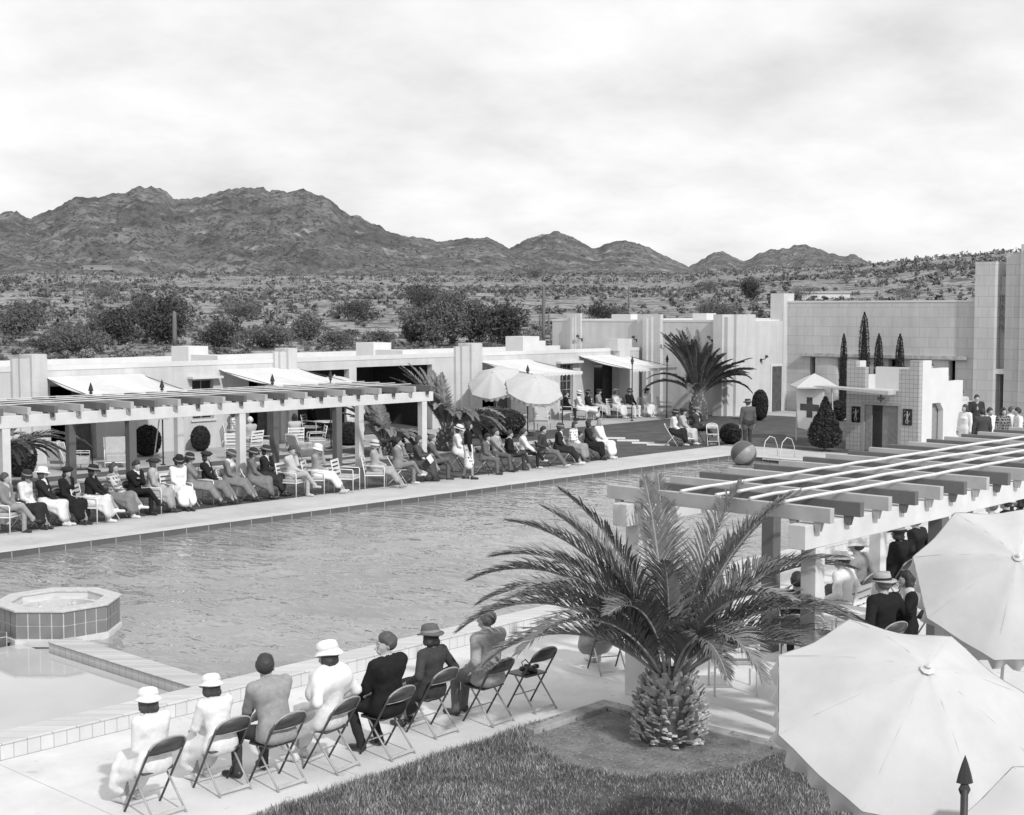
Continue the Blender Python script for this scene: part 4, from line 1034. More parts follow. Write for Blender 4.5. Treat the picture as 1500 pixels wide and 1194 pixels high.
# ------------------------------------------------------------------ parasols
m_umb = mat('parasol_canvas', .53, .85, .07, 2.2, .25, 9); m_umb2 = mat('parasol_canvas_lining', .4, .9, .05, 3)
def parasol(label, apex, Rr, h, tilt, taz, ph, base, mcan=None, val=.16, ground=0., fin=False):
    """apex world point, cone height h, radius Rr, tilted by `tilt` towards azimuth taz"""
    mcan = mcan or m_umb
    o = thing('parasol', label, 'parasol', (base[0], base[1], ground), 0, 'canvas parasols round the pool')
    ax = Vector((math.cos(taz)*math.sin(tilt), math.sin(taz)*math.sin(tilt), math.cos(tilt)))
    ap = Vector(apex)-Vector((base[0], base[1], ground))
    q = Vector((0, 0, 1)).rotation_difference(ax); sd_ = abs(apex[0])*3.1
    b_ = MB(); n = 8; m_ = 10; s_ = 6; vs = []; fs = []
    def P_(a, t):        # t 0 apex .. 1 rim
        k = a/(2*math.pi/n); f = k-math.floor(k)
        flat = math.cos(math.pi/n)/math.cos((f-.5)*2*math.pi/n)
        sag = 1-.012*math.sin(math.pi*f)*t
        r_ = Rr*t*flat*sag
        z = -h*(t**1.45)-.045*math.sin(math.pi*f)**2*t+.006*math.sin(9*t+sd_+k*2.1)*t+.004*math.sin(17*t+k*5)*t
        return Vector((r_*math.cos(a+ph), r_*math.sin(a+ph), z))
    N = n*s_
    for side, off in ((0, 0), (1, -.012)):
        o0 = len(vs)
        for i in range(m_+1):
            for j in range(N): v = P_(2*math.pi*j/N, i/m_); vs.append(v+Vector((0, 0, off)))
        for i in range(m_):
            for j in range(N):
                f = (o0+i*N+j, o0+(i+1)*N+j, o0+(i+1)*N+(j+1) % N, o0+i*N+(j+1) % N); fs.append(f if side == 0 else f[::-1])
    vs = [tuple(q @ v+ap) for v in vs]; b_.add(vs, fs)
    b_.build('canopy', mcan, o, True)
    sm = MB()
    for kk in range(n):
        a = 2*math.pi*kk/n; sm.tube([tuple(q @ (P_(a, tt_)+Vector((0, 0, .001)))+ap) for tt_ in (.03, .25, .5, .75, 1.)], .002, 5)
        sm.build('seam', mat('canvas_seam', .54, .9), o) if kk == n-1 else None
    c = MB(); M_ = 6*n*2
    rows = 3; vv = []
    for i in range(rows+1):
        for j in range(M_):
            a = 2*math.pi*j/M_; k = a/(2*math.pi/n); f = k-math.floor(k)
            v = P_(a, 1.); sc_ = val*(.62+.38*abs(math.sin(math.pi*f*2)))
            vv.append(q @ (v+Vector((math.cos(a+ph), math.sin(a+ph), 0))*(.006+.018*i*math.sin(j*1.9))+Vector((0, 0, -sc_*i/rows)))+ap)
    c.add([tuple(v) for v in vv], [(i*M_+j, (i+1)*M_+j, (i+1)*M_+(j+1) % M_, i*M_+(j+1) % M_) for i in range(rows) for j in range(M_)])
    c.build('valance', mcan, o, True)
    for k in range(n):
        a = 2*math.pi*k/n
        r_ = MB(); pts = [q @ (P_(a, t)+Vector((0, 0, -.02)))+ap for t in (.04, .3, .6, .9, .99)]; r_.tube(pts, .007, 5)
        mid = q @ (P_(a, .5)+Vector((0, 0, -.02)))+ap; hub = q @ Vector((0, 0, -h-.22))+ap; r_.tube([mid, hub], .006, 5); r_.build('rib', m_white, o)
    knee = q @ Vector((0, 0, -h-.35))+ap
    MB().tube([(0, 0, 0), tuple(knee)], .02, 8).build('pole', m_white, o, True)
    MB().tube([tuple(knee), tuple(q @ Vector((0, 0, -.01))+ap)], .017, 8).build('upper_pole', m_white, o, True)
    MB().lathe([(0, .07), (.05, .07), (.24, .03), (.25, 0)], 20).build('foot', m_iron, o)
    f_ = MB(); f_.lathe([(.05, 0), (.055, .012), (.02, .03), (.025, .05), (0, .07)], 8)
    f_.v = [tuple(q @ Vector(v)+ap) for v in f_.v]; f_.build('cap', m_white if not fin else m_iron, o)
    return o
def toc(px): # azimuth pointing from a thing at px towards the viewer
    return AZ-math.atan((px-CXP)/FPX)+math.pi
def apex_at(px, py, dep):
    d = ray(px, py); return (d[0]*dep, d[1]*dep, CAMH+d[2]*dep)
A_ = apex_at(1358, 982, 10.5)
parasol('nearest big pale parasol with a white cap, low in front of the seated crowd', A_, 1.094, .50, .539, toc(1358)+.46, -.56, (A_[0]+.45, A_[1]+.35), ground=0.)
B_ = apex_at(1491, 817, 15.)
parasol('second big pale parasol, cut by the right edge behind the nearest canopy', B_, 1.066, .42, .746, toc(1491)+.175, -.486, (B_[0]+.5, B_[1]+.4))
C_ = apex_at(1640, 1262, 8.2)
parasol('bright parasol of which only a rim shows in the bottom right corner', C_, 1.2, .4, R(30), toc(1640), R(10)+AZ, (C_[0]+.3, C_[1]+.3), mat('parasol_canvas_bright', .62, .85, .03, 3))
for px, py, dep, rr_, lab, tl in ((785, 553, 54.6, 1.09, 'front parasol of the tilted pair beside the far lawn', 36), (722, 545, 57.5, 1.1, 'rear parasol of the tilted pair, half behind the palm fronds', 38)):
    a_ = apex_at(px, py, dep); x, y = GP(*((783, 638) if px == 785 else (727, 634)))
    parasol(lab, a_, 1.16, .5, R(30 if px == 785 else 34), toc(px)+R(17 if px == 785 else -20), -.27, (x, y), mat('parasol_far', .50, .85, .04))
x, y = GP(225, 676)
parasol('small parasol with a scalloped edge standing behind the far pergola rafters', apex_at(233, 584, 45.), .80, .3, R(14), toc(233), AZ, (x, y))
parasol('low parasol peeping over the far pergola beside the loggia', apex_at(490, 551, 54.), 1.0, .3, R(8), toc(490), AZ, GP(487, 657))
# the near lantern spear
SPx = apex_at(1414, 1103, 8.6)
spear_pole(SPx[0], SPx[1], SPx[2]-.05, 'big black spear finial on a pole in front of the nearest parasol', .024, .8)

# ------------------------------------------------------------------ chairs (all face their own +Y)
m_fch = mat('chair_steel_brown', .07, .4, .2, 8, spec=.5, metal=.2); m_fchl = mat('chair_steel_pale', .45, .4, .1, 8, spec=.5); m_tubel = mat('chair_tube_white', .72, .5, .05)
m_seatd = mat('chair_seat_dark', .06, .45, .25, 9, spec=.5)
def folding(m_f, m_p, m_leg):
    o = thing('folding_chair', 'x', 'chair')
    w_ = .205; top = .80
    def ln(z): return .21-.50*z/top     # y of the slanted main tube
    for s in (-1, 1):
        MB().tube([(s*w_, ln(0), 0), (s*w_, ln(.45), .45), (s*w_, ln(.70), .70)], .012, 8).build('front_leg', m_f, o, True)
        MB().tube([(s*(w_-.025), .10, .41), (s*(w_-.02), -.26, 0)], .011, 8).build('rear_leg', m_leg, o, True)
    pts = [(w_*math.cos(a), ln(.70+.10*math.sin(a)), .70+.10*math.sin(a)) for a in [math.pi*k/14 for k in range(15)]]
    MB().tube(pts, .012, 8).build('back_rail', m_leg, o, True)
    # back panel: an arch-topped curved plate
    b_ = MB(); n = 14; th = .008; vs = []
    for off in (0, th):
        for k in range(n+1):
            u = -1+2*k/n; x = u*w_; zt = .70+.095*math.sqrt(max(0, 1-u*u)); bow = -.035*(1-u*u)
            vs.append((x, ln(zt)+bow+off, zt))
        for k in range(n+1):
            u = -1+2*k/n; x = u*w_; z0 = .625; bow = -.035*(1-u*u); vs.append((x, ln(z0)+bow+off, z0))
    fs = []; N = n+1
    for k in range(n):
        fs.append((k, k+1, N+k+1, N+k)); fs.append((2*N+k, 3*N+k, 3*N+k+1, 2*N+k+1)); fs.append((N+k, N+k+1, 3*N+k+1, 3*N+k))
        fs.append((k, 2*N+k, 2*N+k+1, k+1))
    b_.add(vs, fs); b_.build('back_panel', m_p, o, True)
    b_ = MB(); b_.tube([(-w_, ln(.625)-.004, .625), (0, ln(.625)-.04, .625), (w_, ln(.625)-.004, .625)], .007, 6); b_.build('back_rail', m_leg, o, True)
    b_ = MB(); P_ = [(-.185, -.10), (.185, -.10), (.20, .20), (.15, .25), (-.15, .25), (-.20, .20)]
    b_.prism(P_, 'z', .415, .435); b_.build('seat', m_p, o, bevel=.008)
    b_ = MB(); b_.box(-w_+.03, w_-.03, -.245, -.235, .03, .065); b_.build('rear_stretcher', m_fchl, o)
    MB().tube([(-w_, ln(.17), .17), (w_, ln(.17), .17)], .008, 6).build('front_stretcher', m_leg, o)
    return o
def slat_chair(nsl=4, cushion=True, m_t=None):
    m_t = m_t or m_tubel; o = thing('slat_armchair', 'x', 'chair'); w_ = .27
    for s in (-1, 1):
        MB().tube([(s*w_, -.26, 0), (s*w_, -.27, .42), (s*w_, -.36, .88)], .014, 8).build('rear_leg', m_t, o, True)
        MB().tube([(s*w_, .27, 0), (s*w_, .27, .60), (s*w_, .25, .63), (s*w_, -.29, .64)], .014, 8).build('front_leg', m_t, o, True)
    for k in range(nsl):
        z = .50+k*.105; y = -.275-(z-.42)*.19; MB().box(-w_, w_, y-.008, y+.008, z, z+.062).build('back_slat', m_t, o)
    b_ = MB(); b_.box(-w_, w_, -.27, -.25, .36, .39); b_.box(-w_, w_, .25, .27, .36, .39); b_.box(-w_, -w_+.02, -.249, .249, .36, .39); b_.box(w_-.02, w_, -.249, .249, .36, .39); b_.build('seat_frame', m_t, o)
    if cushion: MB().box(-w_+.02, w_-.02, -.25, .28, .392, .46).build('cushion', mat('cushion_grey', .42, .95, .1), o, bevel=.02)
    return o
def easy_chair():
    o = thing('cushioned_armchair', 'x', 'chair'); w_ = .34
    MB().box(-w_+.03, w_-.03, -.32, .40, .20, .42).build('seat_cushion', mat('cushion_grey', .42, .95, .1), o, bevel=.03)
    b_ = MB(); b_.prism([(-.42, .30), (-.28, .30), (-.46, .92), (-.58, .90)], 'x', -w_+.03, w_-.03); b_.build('back_cushion', mat('cushion_grey', .42, .95, .1), o, bevel=.03)
    for s in (-1, 1):
        MB().tube([(s*w_, .40, 0), (s*w_, .40, .56), (s*w_, -.36, .58)], .013, 6).build('arm', m_tubel, o, True)
        MB().tube([(s*w_, -.30, 0), (s*w_, -.40, .5), (s*w_, -.56, .9)], .013, 6).build('rear_leg', m_tubel, o, True)
    b_ = MB(); b_.box(-w_, w_, .38, .41, .17, .20); b_.build('front_rail', m_tubel, o)
    return o
_proto = {}
def chair(kind, x, y, rz, label, z=0.):
    grp = {'fold': 'brown steel folding chairs', 'foldl': 'pale folding chairs', 'slat': 'white slatted armchairs', 'easy': 'cushioned terrace armchairs'}[kind]
    if kind not in _proto:
        o = {'fold': lambda: folding(m_fch, m_seatd, m_fchl if False else mat('chair_steel_mid', .32, .35, .15, 8, spec=.6)), 'foldl': lambda: folding(m_tubel, m_fchl, m_tubel), 'slat': slat_chair, 'easy': easy_chair}[kind]()
        o.location = (x, y, z); o.rotation_euler = (0, 0, rz); o['label'] = label; o['group'] = grp; _proto[kind] = o; return o
    return dup(_proto[kind], (x, y, z), rz, label, grp)
# ------------------------------------------------------------------ people: one smooth surface grown from a posed skeleton
SKIN, TOP, BOT, SHOE, SHIRT, HAIR, STK = range(7)
def surfnets(f, org, h):
    nx, ny, nz = f.shape; ins = f < 0
    cx, cy, cz = nx-1, ny-1, nz-1
    S = np.zeros((cx, cy, cz, 3), np.float32); C = np.zeros((cx, cy, cz), np.float32)
    def sl(a, d0, d1, d2): return a[d0:cx+d0, d1:cy+d1, d2:cz+d2]
    for ax in range(3):
        for p in (0, 1):
            for q in (0, 1):
                o0 = [0, 0, 0]; o0[(ax+1) % 3] = p; o0[(ax+2) % 3] = q; o1 = list(o0); o1[ax] = 1
                a = sl(f, *o0); b = sl(f, *o1); m = (a < 0) != (b < 0)
                t = np.where(m, a/np.where(m, a-b, 1), 0)
                for k in range(3): S[..., k] += np.where(m, o0[k]+(t if k == ax else 0), 0)
                C += m
    act = C > 0; idx = -np.ones(C.shape, np.int64); idx[act] = np.arange(act.sum())
    I, J, K = np.nonzero(act)
    V = (S[act]/C[act][:, None]+np.stack([I, J, K], -1))*h+org
    quads = []
    for ax in range(3):
        a = [slice(1, -1)]*3; a[ax] = slice(0, -1)
        b = list(a); b[ax] = slice(1, None)
        s0 = ins[tuple(a)]; s1 = ins[tuple(b)]; m = s0 != s1
        i, j, k = np.nonzero(m); base = [i, j, k]
        base = [base[d]+(0 if d == ax else 1) for d in range(3)]
        u, v = (ax+1) % 3, (ax+2) % 3
        def g(du, dv):
            c = [base[0].copy(), base[1].copy(), base[2].copy()]; c[u] = c[u]-du; c[v] = c[v]-dv
            return idx[c[0], c[1], c[2]]
        q = np.stack([g(1, 1), g(0, 1), g(0, 0), g(1, 0)], -1); fl = ~s0[m]; q[fl] = q[fl][:, ::-1]
        quads.append(q)
    return V, np.concatenate(quads)
def sdf_mesh(prims, h):
    """prims: (p0,p1,r0,r1,label,k,scale)"""
    P0 = np.array([p[0] for p in prims], float); P1 = np.array([p[1] for p in prims], float)
    rm = np.array([max(p[2], p[3])*max(p[6]) for p in prims])[:, None]
    lo = np.minimum(P0-rm, P1-rm).min(0)-3*h; hi = np.maximum(P0+rm, P1+rm).max(0)+3*h
    n = np.ceil((hi-lo)/h).astype(int)+1; F = np.full(n, 1., np.float32)
    ax = [lo[d]+h*np.arange(n[d]) for d in range(3)]
    def dist(p, X, Y, Z):
        a = np.array(p[0], float); b = np.array(p[1], float); s = np.array(p[6], float)
        # flatten along the axes around the primitive's centre
        c = (a+b)/2; a = (a-c)/s; b = (b-c)/s; X = (X-c[0])/s[0]; Y = (Y-c[1])/s[1]; Z = (Z-c[2])/s[2]
        d = b-a; L = float(d@d)+1e-9; t = np.clip(((X-a[0])*d[0]+(Y-a[1])*d[1]+(Z-a[2])*d[2])/L, 0, 1)
        return (np.sqrt((X-a[0]-t*d[0])**2+(Y-a[1]-t*d[1])**2+(Z-a[2]-t*d[2])**2)-(p[2]+(p[3]-p[2])*t))*s.min()
    for p in prims:
        r = max(p[2], p[3])*max(p[6])+p[5]+2.5*h; a = np.minimum(p[0], p[1])-r; b = np.maximum(p[0], p[1])+r
        i0 = np.maximum(((a-lo)/h).astype(int), 0); i1 = np.minimum(((b-lo)/h).astype(int)+2, n)
        X = ax[0][i0[0]:i1[0]][:, None, None]; Y = ax[1][i0[1]:i1[1]][None, :, None]; Z = ax[2][i0[2]:i1[2]][None, None, :]
        d = dist(p, X, Y, Z).astype(np.float32); S = F[i0[0]:i1[0], i0[1]:i1[1], i0[2]:i1[2]]; k = p[5]
        if k > 0:
            e = np.maximum(k-np.abs(S-d), 0)/k; d = np.minimum(S, d)-e*e*k*.25
        else: d = np.minimum(S, d)
        F[i0[0]:i1[0], i0[1]:i1[1], i0[2]:i1[2]] = d
    V, Q = surfnets(F, lo, h)
    c = V[Q].mean(1); best = np.full(len(c), 9.); lab = np.zeros(len(c), int)
    for p in prims:
        d = dist(p, c[:, 0], c[:, 1], c[:, 2]); m = d < best; best[m] = d[m]; lab[m] = p[4]
    return V, Q, lab
def ik(S, T, l1, l2, hint):
    S = Vector(S); T = Vector(T); d = T-S; L = d.length; mx = (l1+l2)*.995
    if L > mx: T = S+d*(mx/L); d = T-S; L = mx
    a = (l1*l1-l2*l2+L*L)/(2*L); hh = math.sqrt(max(0, l1*l1-a*a)); u = d/L; hv = Vector(hint); hv = (hv-u*hv.dot(u)).normalized()
    return S+u*a+hv*hh, T
HANDS = {'lap': ((.03, .24, .61), (.05, .27, .60)), 'thigh': ((.13, .30, .62), (.13, .30, .62)), 'cross': ((-.10, .21, .90), (-.10, .19, .86)), 'chin': ((.03, .19, 1.10), (-.08, .20, .66)),
         'paper': ((.15, .34, .78), (.15, .34, .78)), 'rest': ((.27, .12, .66), (.27, .12, .66)), 'knee': ((.10, .42, .62), (.02, .40, .64)), 'forw': ((.07, .42, .56), (.07, .44, .56)), 'mix': ((.26, .05, .66), (.0, .26, .63))}
def make_person(name_label, x, y, face, sex='m', top=.1, bot=.1, hat=None, hatv=.1, hair=.05, skin=.36, shoe=.03, hands='lap', legs='down', lean=0., yaw=0., pitch=0., stand=False,
                h=.02, scale=1., z=0., shirt=None, longhair=False, pattern=None, coat=False, group=None, sl=0., rot=0., bend=0., ankle=False, detail=False, fur=None):
    pr = []; fem = sex == 'f'
    def A(a, b, r0, r1, lab, k=.03, s=(1, 1, 1)): pr.append((tuple(a), tuple(b), r0, r1, lab, k, s))
    sw = .175 if fem else .210; hw = .10 if fem else .095
    hz = .90 if stand else .53
    hp = Vector((0, 0, hz)); th = lean
    def T_(x_, y_, z_):      # torso coordinates above the hip, leaning forward by `lean`, sway by sl
        return Vector((x_+sl*z_, y_*math.cos(th)+z_*math.sin(th), hz+z_*math.cos(th)-y_*math.sin(th)))
    k = .05; g = 1.12 if not fem else .98
    A(T_(-.06, -.01, .02), T_(.06, -.01, .02), .135*g+.01*fem, .135*g+.01*fem, BOT if not coat else TOP, .04, (1, .92, 1))
    A(T_(0, -.01, .08), T_(0, -.01, .24), .142*g, .122*g, TOP, .06, (1.12, .85, 1))
    A(T_(0, 0, .26), T_(0, -.015, .40), .128*g, .128*g, TOP, .06, (1.22, .88, 1))
    A(T_(-sw+.02, -.02, .475), T_(sw-.02, -.02, .475), .068*g, .068*g, TOP, .06)
    A(T_(-sw*.55, -.03, .40), T_(sw*.55, -.03, .40), .09*g, .09*g, TOP, .06)
    if fem: A(T_(-.065, .085, .34), T_(.065, .085, .34), .055, .055, TOP, .05)
    A(T_(0, -.01, .50), T_(0, .012, .58), .05 if fem else .058, .048 if fem else .057, SKIN, .02)
    if detail and not fem:
        A(T_(-.035, -.045, .525), T_(.035, -.045, .525), .040, .040, TOP, .012)
        for s in (-1, 1): A(T_(s*.05, -.03, .52), T_(s*.055, .05, .45), .030, .026, TOP, .012)
    if shirt is not None:
        A(T_(0, .085*g, .28), T_(0, .045, .50), .040, .046, SHIRT, .012)
        A(T_(-.02, -.008, .53), T_(.02, -.008, .53), .058, .058, SHIRT, .01, (1, 1, .6))
    if fur is not None and detail:
        A(T_(-.15, -.02, .40), T_(.15, -.02, .40), .135, .135, SHIRT, .05); A(T_(-.20, .02, .30), T_(.20, .02, .30), .11, .11, SHIRT, .05); A(T_(-.10, .08, .45), T_(.10, .08, .45), .09, .09, SHIRT, .05)
    if fur is not None: A(T_(-.10, -.01, .50), T_(.10, -.01, .50), .085, .085, SHIRT, .03); A(T_(-.08, .09, .42), T_(.08, .09, .42), .05, .05, SHIRT, .03)
    # head
    hb = T_(0, .018, .560); Rm = Euler((-pitch, 0, yaw)).to_matrix()
    def Hd(x_, y_, z_): return hb+Rm @ (Vector((x_, y_, z_))*1.08)
    A(Hd(0, -.012, .125), Hd(0, .012, .10), .090, .078, SKIN, .02, (.86, 1.04, 1.08))
    A(Hd(0, .045, .06), Hd(0, .062, .035), .052, .034, SKIN, .03)
    A(Hd(0, .098, .088), Hd(0, .112, .066), .010, .015, SKIN, .012)
    A(Hd(-.02, .083, .036), Hd(.02, .083, .036), .010, .010, SKIN, .012)
    for s in (-1, 1):
        A(Hd(s*.077, .0, .10), Hd(s*.08, -.008, .07), .016, .012, SKIN, .006, (.6, 1, 1))
        if detail: A(Hd(s*.03, .088, .10), Hd(s*.03, .09, .10), .008, .008, HAIR, .0)
        A(Hd(s*.018, .092, .118), Hd(s*.042, .084, .118), .007, .006, HAIR if detail else SKIN, .004)
    # arms
    hh_ = HANDS.get(hands, HANDS['lap'])
    for i, s in enumerate((-1, 1)):
        S = T_(s*sw, -.015, .47)
        if stand and hands in ('lap', 'down'): Tt = Vector((s*(sw+.07), .05, .80))
        else:
            q = hh_[i]; q = (q[0]*s, q[1], q[2])
            Tt = Vector(q)+Vector((0, 0, .42 if stand else 0))
            if hands == 'chin' and i == 0: Tt = Hd(-.02, .12, -.01)
        hint = (s*.6, -.7, -.35) if not hands == 'cross' else (s*1., -.1, -.8)
        if hands == 'chin' and i == 0: hint = (s*.3, .1, -1)
        if hands == 'rest': hint = (s*.5, -1, -.1)
        E, Wr = ik(S, Tt, .285, .25, hint)
        sl_ = 1.0 if not fem else .92
        A(S, E, .070*sl_, .060*sl_, TOP, .035); A(E, Wr, .058*sl_, .042*sl_, TOP if not (fem and pattern == 'short') else SKIN, .02)
        d = (Wr-E).normalized(); down = Vector((-s*.35, .45, -.25)) if not stand else Vector((0, .1, -1)); dd = (d+down*.9).normalized()
        if hands in ('cross',): dd = Vector((-s, .1, .1)).normalized()
        pc = Wr+dd*.055; A(Wr+dd*.01, pc, .026, .034, SKIN, .012, (1, 1, .8))
        side = dd.cross(Vector((0, 0, 1))); side = side.normalized() if side.length > .1 else Vector((1, 0, 0)); dn = Vector((0, 0, -1)); 
        for kf in range(4):
            o_ = side*(-.027+.018*kf); L_ = (.036, .043, .040, .031)[kf]; b0 = pc+dd*.022+o_; b1 = b0+dd*L_+dn*.008; b2 = b1+dd*L_*.6+dn*.022
            A(b0, b1, .0095, .009, SKIN, .003); A(b1, b2, .009, .0075, SKIN, .003)
        th0 = Wr+dd*.025+side*(-.03*(-s)); A(th0, th0+dd*.045+side*(.028*s)*1., .011, .009, SKIN, .006)
        if shirt is not None or detail: A(Wr-d*.012, Wr-d*.001, .037*sl_, .037*sl_, SHIRT if shirt is not None else TOP, .0)
    # legs
    tl = .42; lab = BOT; fr = 1.0 if not fem else .92
    for i, s in enumerate((-1, 1)):
        H_ = Vector((s*hw, .02, hz))
        if stand:
            kx = s*.095; K = Vector((kx, .03+.06*s*(legs == 'walk'), .48)); An = Vector((s*.10, -.01+.12*s*(legs == 'walk'), .09)); toe = An+Vector((s*.02, .15, -.055))
        elif legs == 'cross' and s == 1:
            K = Vector((.02, .43, .61)); An = Vector((-.13, .60, .30)); toe = An+Vector((-.03, .15, -.05))
        elif legs == 'cross':
            K = Vector((-.06, .43, .49)); An = Vector((-.04, .44, .09)); toe = An+Vector((0, .15, -.055))
        elif legs == 'out':
            K = Vector((s*.09, .44, .49)); An = Vector((s*.10, .72, .10)); toe = An+Vector((s*.03, .13, -.03))
        elif legs == 'back':
            K = Vector((s*.13, .42, .50)); An = Vector((s*.14, .25, .10)); toe = An+Vector((s*.02, .14, -.06))
        elif legs == 'apart':
            K = Vector((s*.19, .41, .50)); An = Vector((s*.17, .42, .09)); toe = An+Vector((s*.05, .14, -.055))
        elif legs == 'lounge':
            K = Vector((s*.09, .46, .52)); An = Vector((s*.09, .86, .44)); toe = An+Vector((0, .06, .13))
        elif legs == 'ankle':
            K = Vector((s*.07, .43, .49)); An = Vector((-s*.04, .50+.03*s, .09)); toe = An+Vector((-s*.02, .14, -.055))
        else:
            K = Vector((s*.10, .43, .49)); An = Vector((s*.09, .45+.02*s, .09)); toe = An+Vector((s*.02, .15, -.055))
        A(H_, K, .090*fr, .066*fr, BOT, .04); A(K, An+(Vector((0, 0, .03)) if fem else Vector((0, 0, 0))), (.064 if not fem else .052), (.050 if not fem else .034), BOT if not fem else STK, .02 if not (legs == 'cross') else .01)
        if not fem: A(An+Vector((0, 0, .02)), An+Vector((0, 0, -.02)), .053, .050, BOT, .0)
        A(An+Vector((0, -.03, -.04)), toe, .040, .036, SHOE, .015, (1, 1, .95)); A(An, An+Vector((0, -.02, -.05)), .036, .040, SHOE, .01)
    if fem:      # skirt
        if stand:
            for xx in (-.07, 0, .07): A((xx, 0, .88), (xx*1.5, 0, .42), .12, .115, BOT, .04)
        else:
            kx, kz = (.02, .035) if legs == 'cross' else (0, 0)
            for xx in (-.09, -.03, .03, .09): A((xx, .02, .52), (xx*.95+kx, .42, .50+kz), .110, .082, BOT, .05)
            ey = {'out': .61, 'back': .33, 'lounge': .80}.get(legs, .47); ez = {'out': .24, 'lounge': .44}.get(legs, .20)
            for xx in (-.10, -.035, .035, .10): A((xx*.95+kx, .42, .50+kz), (xx*1.45+kx-(.04 if legs == 'cross' else 0), ey, ez), .078, .072, BOT, .07)
            for xx in (-.17, .17):
                A((xx, .02, .49), (xx*1.08, .40, .44), .055, .05, BOT, .06)
                if legs not in ('lounge', 'out'): A((xx*.95, .12, .42), (xx*1.15, .42, .30), .05, .05, BOT, .06); A((xx*1.1, .42, .42), (xx*1.2, .47, .24), .055, .05, BOT, .05)
    elif coat or True:
        if not stand:      # jacket skirt over the seat
            A((-.11, -.10, .50), (.11, -.10, .50), .055, .055, TOP, .05); A((-.15, -.06, .50), (-.15, .06, .50), .05, .045, TOP, .05); A((.15, -.06, .50), (.15, .06, .50), .05, .045, TOP, .05)
        else:
            A((-.09, 0, .92), (-.11, 0, .74), .115, .10, TOP, .05, (1, .9, 1)); A((.09, 0, .92), (.11, 0, .74), .115, .10, TOP, .05, (1, .9, 1))
    V, Q, L = sdf_mesh(pr, h)
    # cloth folds
    fr_ = 11.; amp = .010 if h < .015 else .008
    n = (fbm(V[:, 0]*fr_+V[:, 2]*7+x*3, V[:, 1]*fr_+V[:, 2]*10+y*5, 3, 50, True)-.6)
    c0 = V-V.mean(0); nr = c0/np.maximum(np.linalg.norm(c0*[1, 1, .3], axis=1, keepdims=True), .05)
    vl = np.zeros(len(V), int); vl[Q.ravel()] = np.repeat(L, 4); cl = np.isin(vl, [TOP, BOT]); V = V+nr*(n*amp*cl)[:, None]
    tm = cloth(top) if pattern not in ('dots', 'plaid') else (plaid_m(top) if pattern == 'plaid' else cloth(top)); bm = cloth(bot) if pattern != 'dots' else dots_m()
    mats = [mat('skin_%02d' % int(skin*100), skin, .6, .06, 20), tm, bm, mat('shoe_%02d' % int(shoe*100), shoe, .35, .1, 20, spec=.5), cloth(shirt if shirt is not None else (fur if fur is not None else .7)), mat('hair_%02d' % int(hair*100), hair, .6, .3, 40, spec=.4), mat('stocking', .30, .6, .05, 20)]
    o = fast_mesh('person', V, Q, mats, smooth=True, midx=L)
    tag(o, name_label, 'person', group); o.location = (x, y, z); o.rotation_euler = (0, 0, face-R(90)); o.scale = (scale,)*3
    # hair
    hp_ = []
    def B(a, b, r0, r1, k=.02, s=(1, 1, 1)): hp_.append((tuple(Hd(*a)), tuple(Hd(*b)), r0, r1, 0, k, s))
    if not fem: B((0, -.036, .126), (0, -.008, .153), .096, .088, .02, (.95, 1, 1)); B((0, .03, .182), (0, -.02, .175), .030, .062)
    else: B((0, -.032, .130), (0, -.004, .143), .091, .083, .02, (.94, 1, 1)); B((0, -.035, .10), (0, -.042, .05), .085, .062)
    for s in (-1, 1): B((s*.055, -.01, .125), (s*.062, -.02, .085), .036, .022)
    if fem or longhair:
        B((-.05, -.045, .04), (.05, -.045, .04), .052, .052)
        for s in (-1, 1): B((s*.068, -.005, .09), (s*.07, .0, .03), .034, .030)
    if hat in (None, 'band', 'brim', 'boater', 'fedora', 'cap', 'sun', 'beret', 'cloche'):
        if fem: B((0, .035, .172), (0, .0, .18), .034, .055)
    V2, Q2, _ = sdf_mesh(hp_, max(.011, h*.8))
    if h < .015: V2 = V2+((fbm(V2[:, 0]*60, V2[:, 2]*30+V2[:, 1]*60, 3, 4)-.5)*.010)[:, None]*np.sign(V2-np.array(hb)-[0, 0, .1])
    fast_mesh('hair', V2, Q2, mats[5], o, True)
    if hat: make_hat(hat, hatv, Hd, Rm, o, detail)
    return o
def plaid_m(v):
    nm = 'plaid_%02d' % int(v*100)
    if nm in _mats: return _mats[nm]
    m = bpy.data.materials.new(nm); t = nt(m); b = NB(t); p = t.nodes['Principled BSDF']; tc = b.n('ShaderNodeTexCoord'); s = b.n('ShaderNodeSeparateXYZ'); b.l(tc.outputs['Object'], s.inputs[0])
    a = b.math('SINE', b.math('MULTIPLY', b.math('ADD', s.outputs[0], s.outputs[1]), 70)); c = b.math('SINE', b.math('MULTIPLY', s.outputs[2], 70))
    b.l(b.ramp(b.math('ADD', b.math('MULTIPLY', b.math('MAXIMUM', a, c), .5), .5), [(.55, v), (.8, min(1, v*2.6+.15))]), p.inputs['Base Color']); p.inputs['Roughness'].default_value = .9
    _mats[nm] = m; return m
def dots_m():
    if 'dots' in _mats: return _mats['dots']
    m = bpy.data.materials.new('dotted_cloth'); t = nt(m); b = NB(t); p = t.nodes['Principled BSDF']; tc = b.n('ShaderNodeTexCoord')
    v = b.n('ShaderNodeTexVoronoi'); v.inputs['Scale'].default_value = 13; b.l(tc.outputs['Object'], v.inputs['Vector'])
    b.l(b.ramp(v.outputs['Distance'], [(.28, .05), (.34, .72)]), p.inputs['Base Color']); p.inputs['Roughness'].default_value = .9
    _mats['dots'] = m; return m
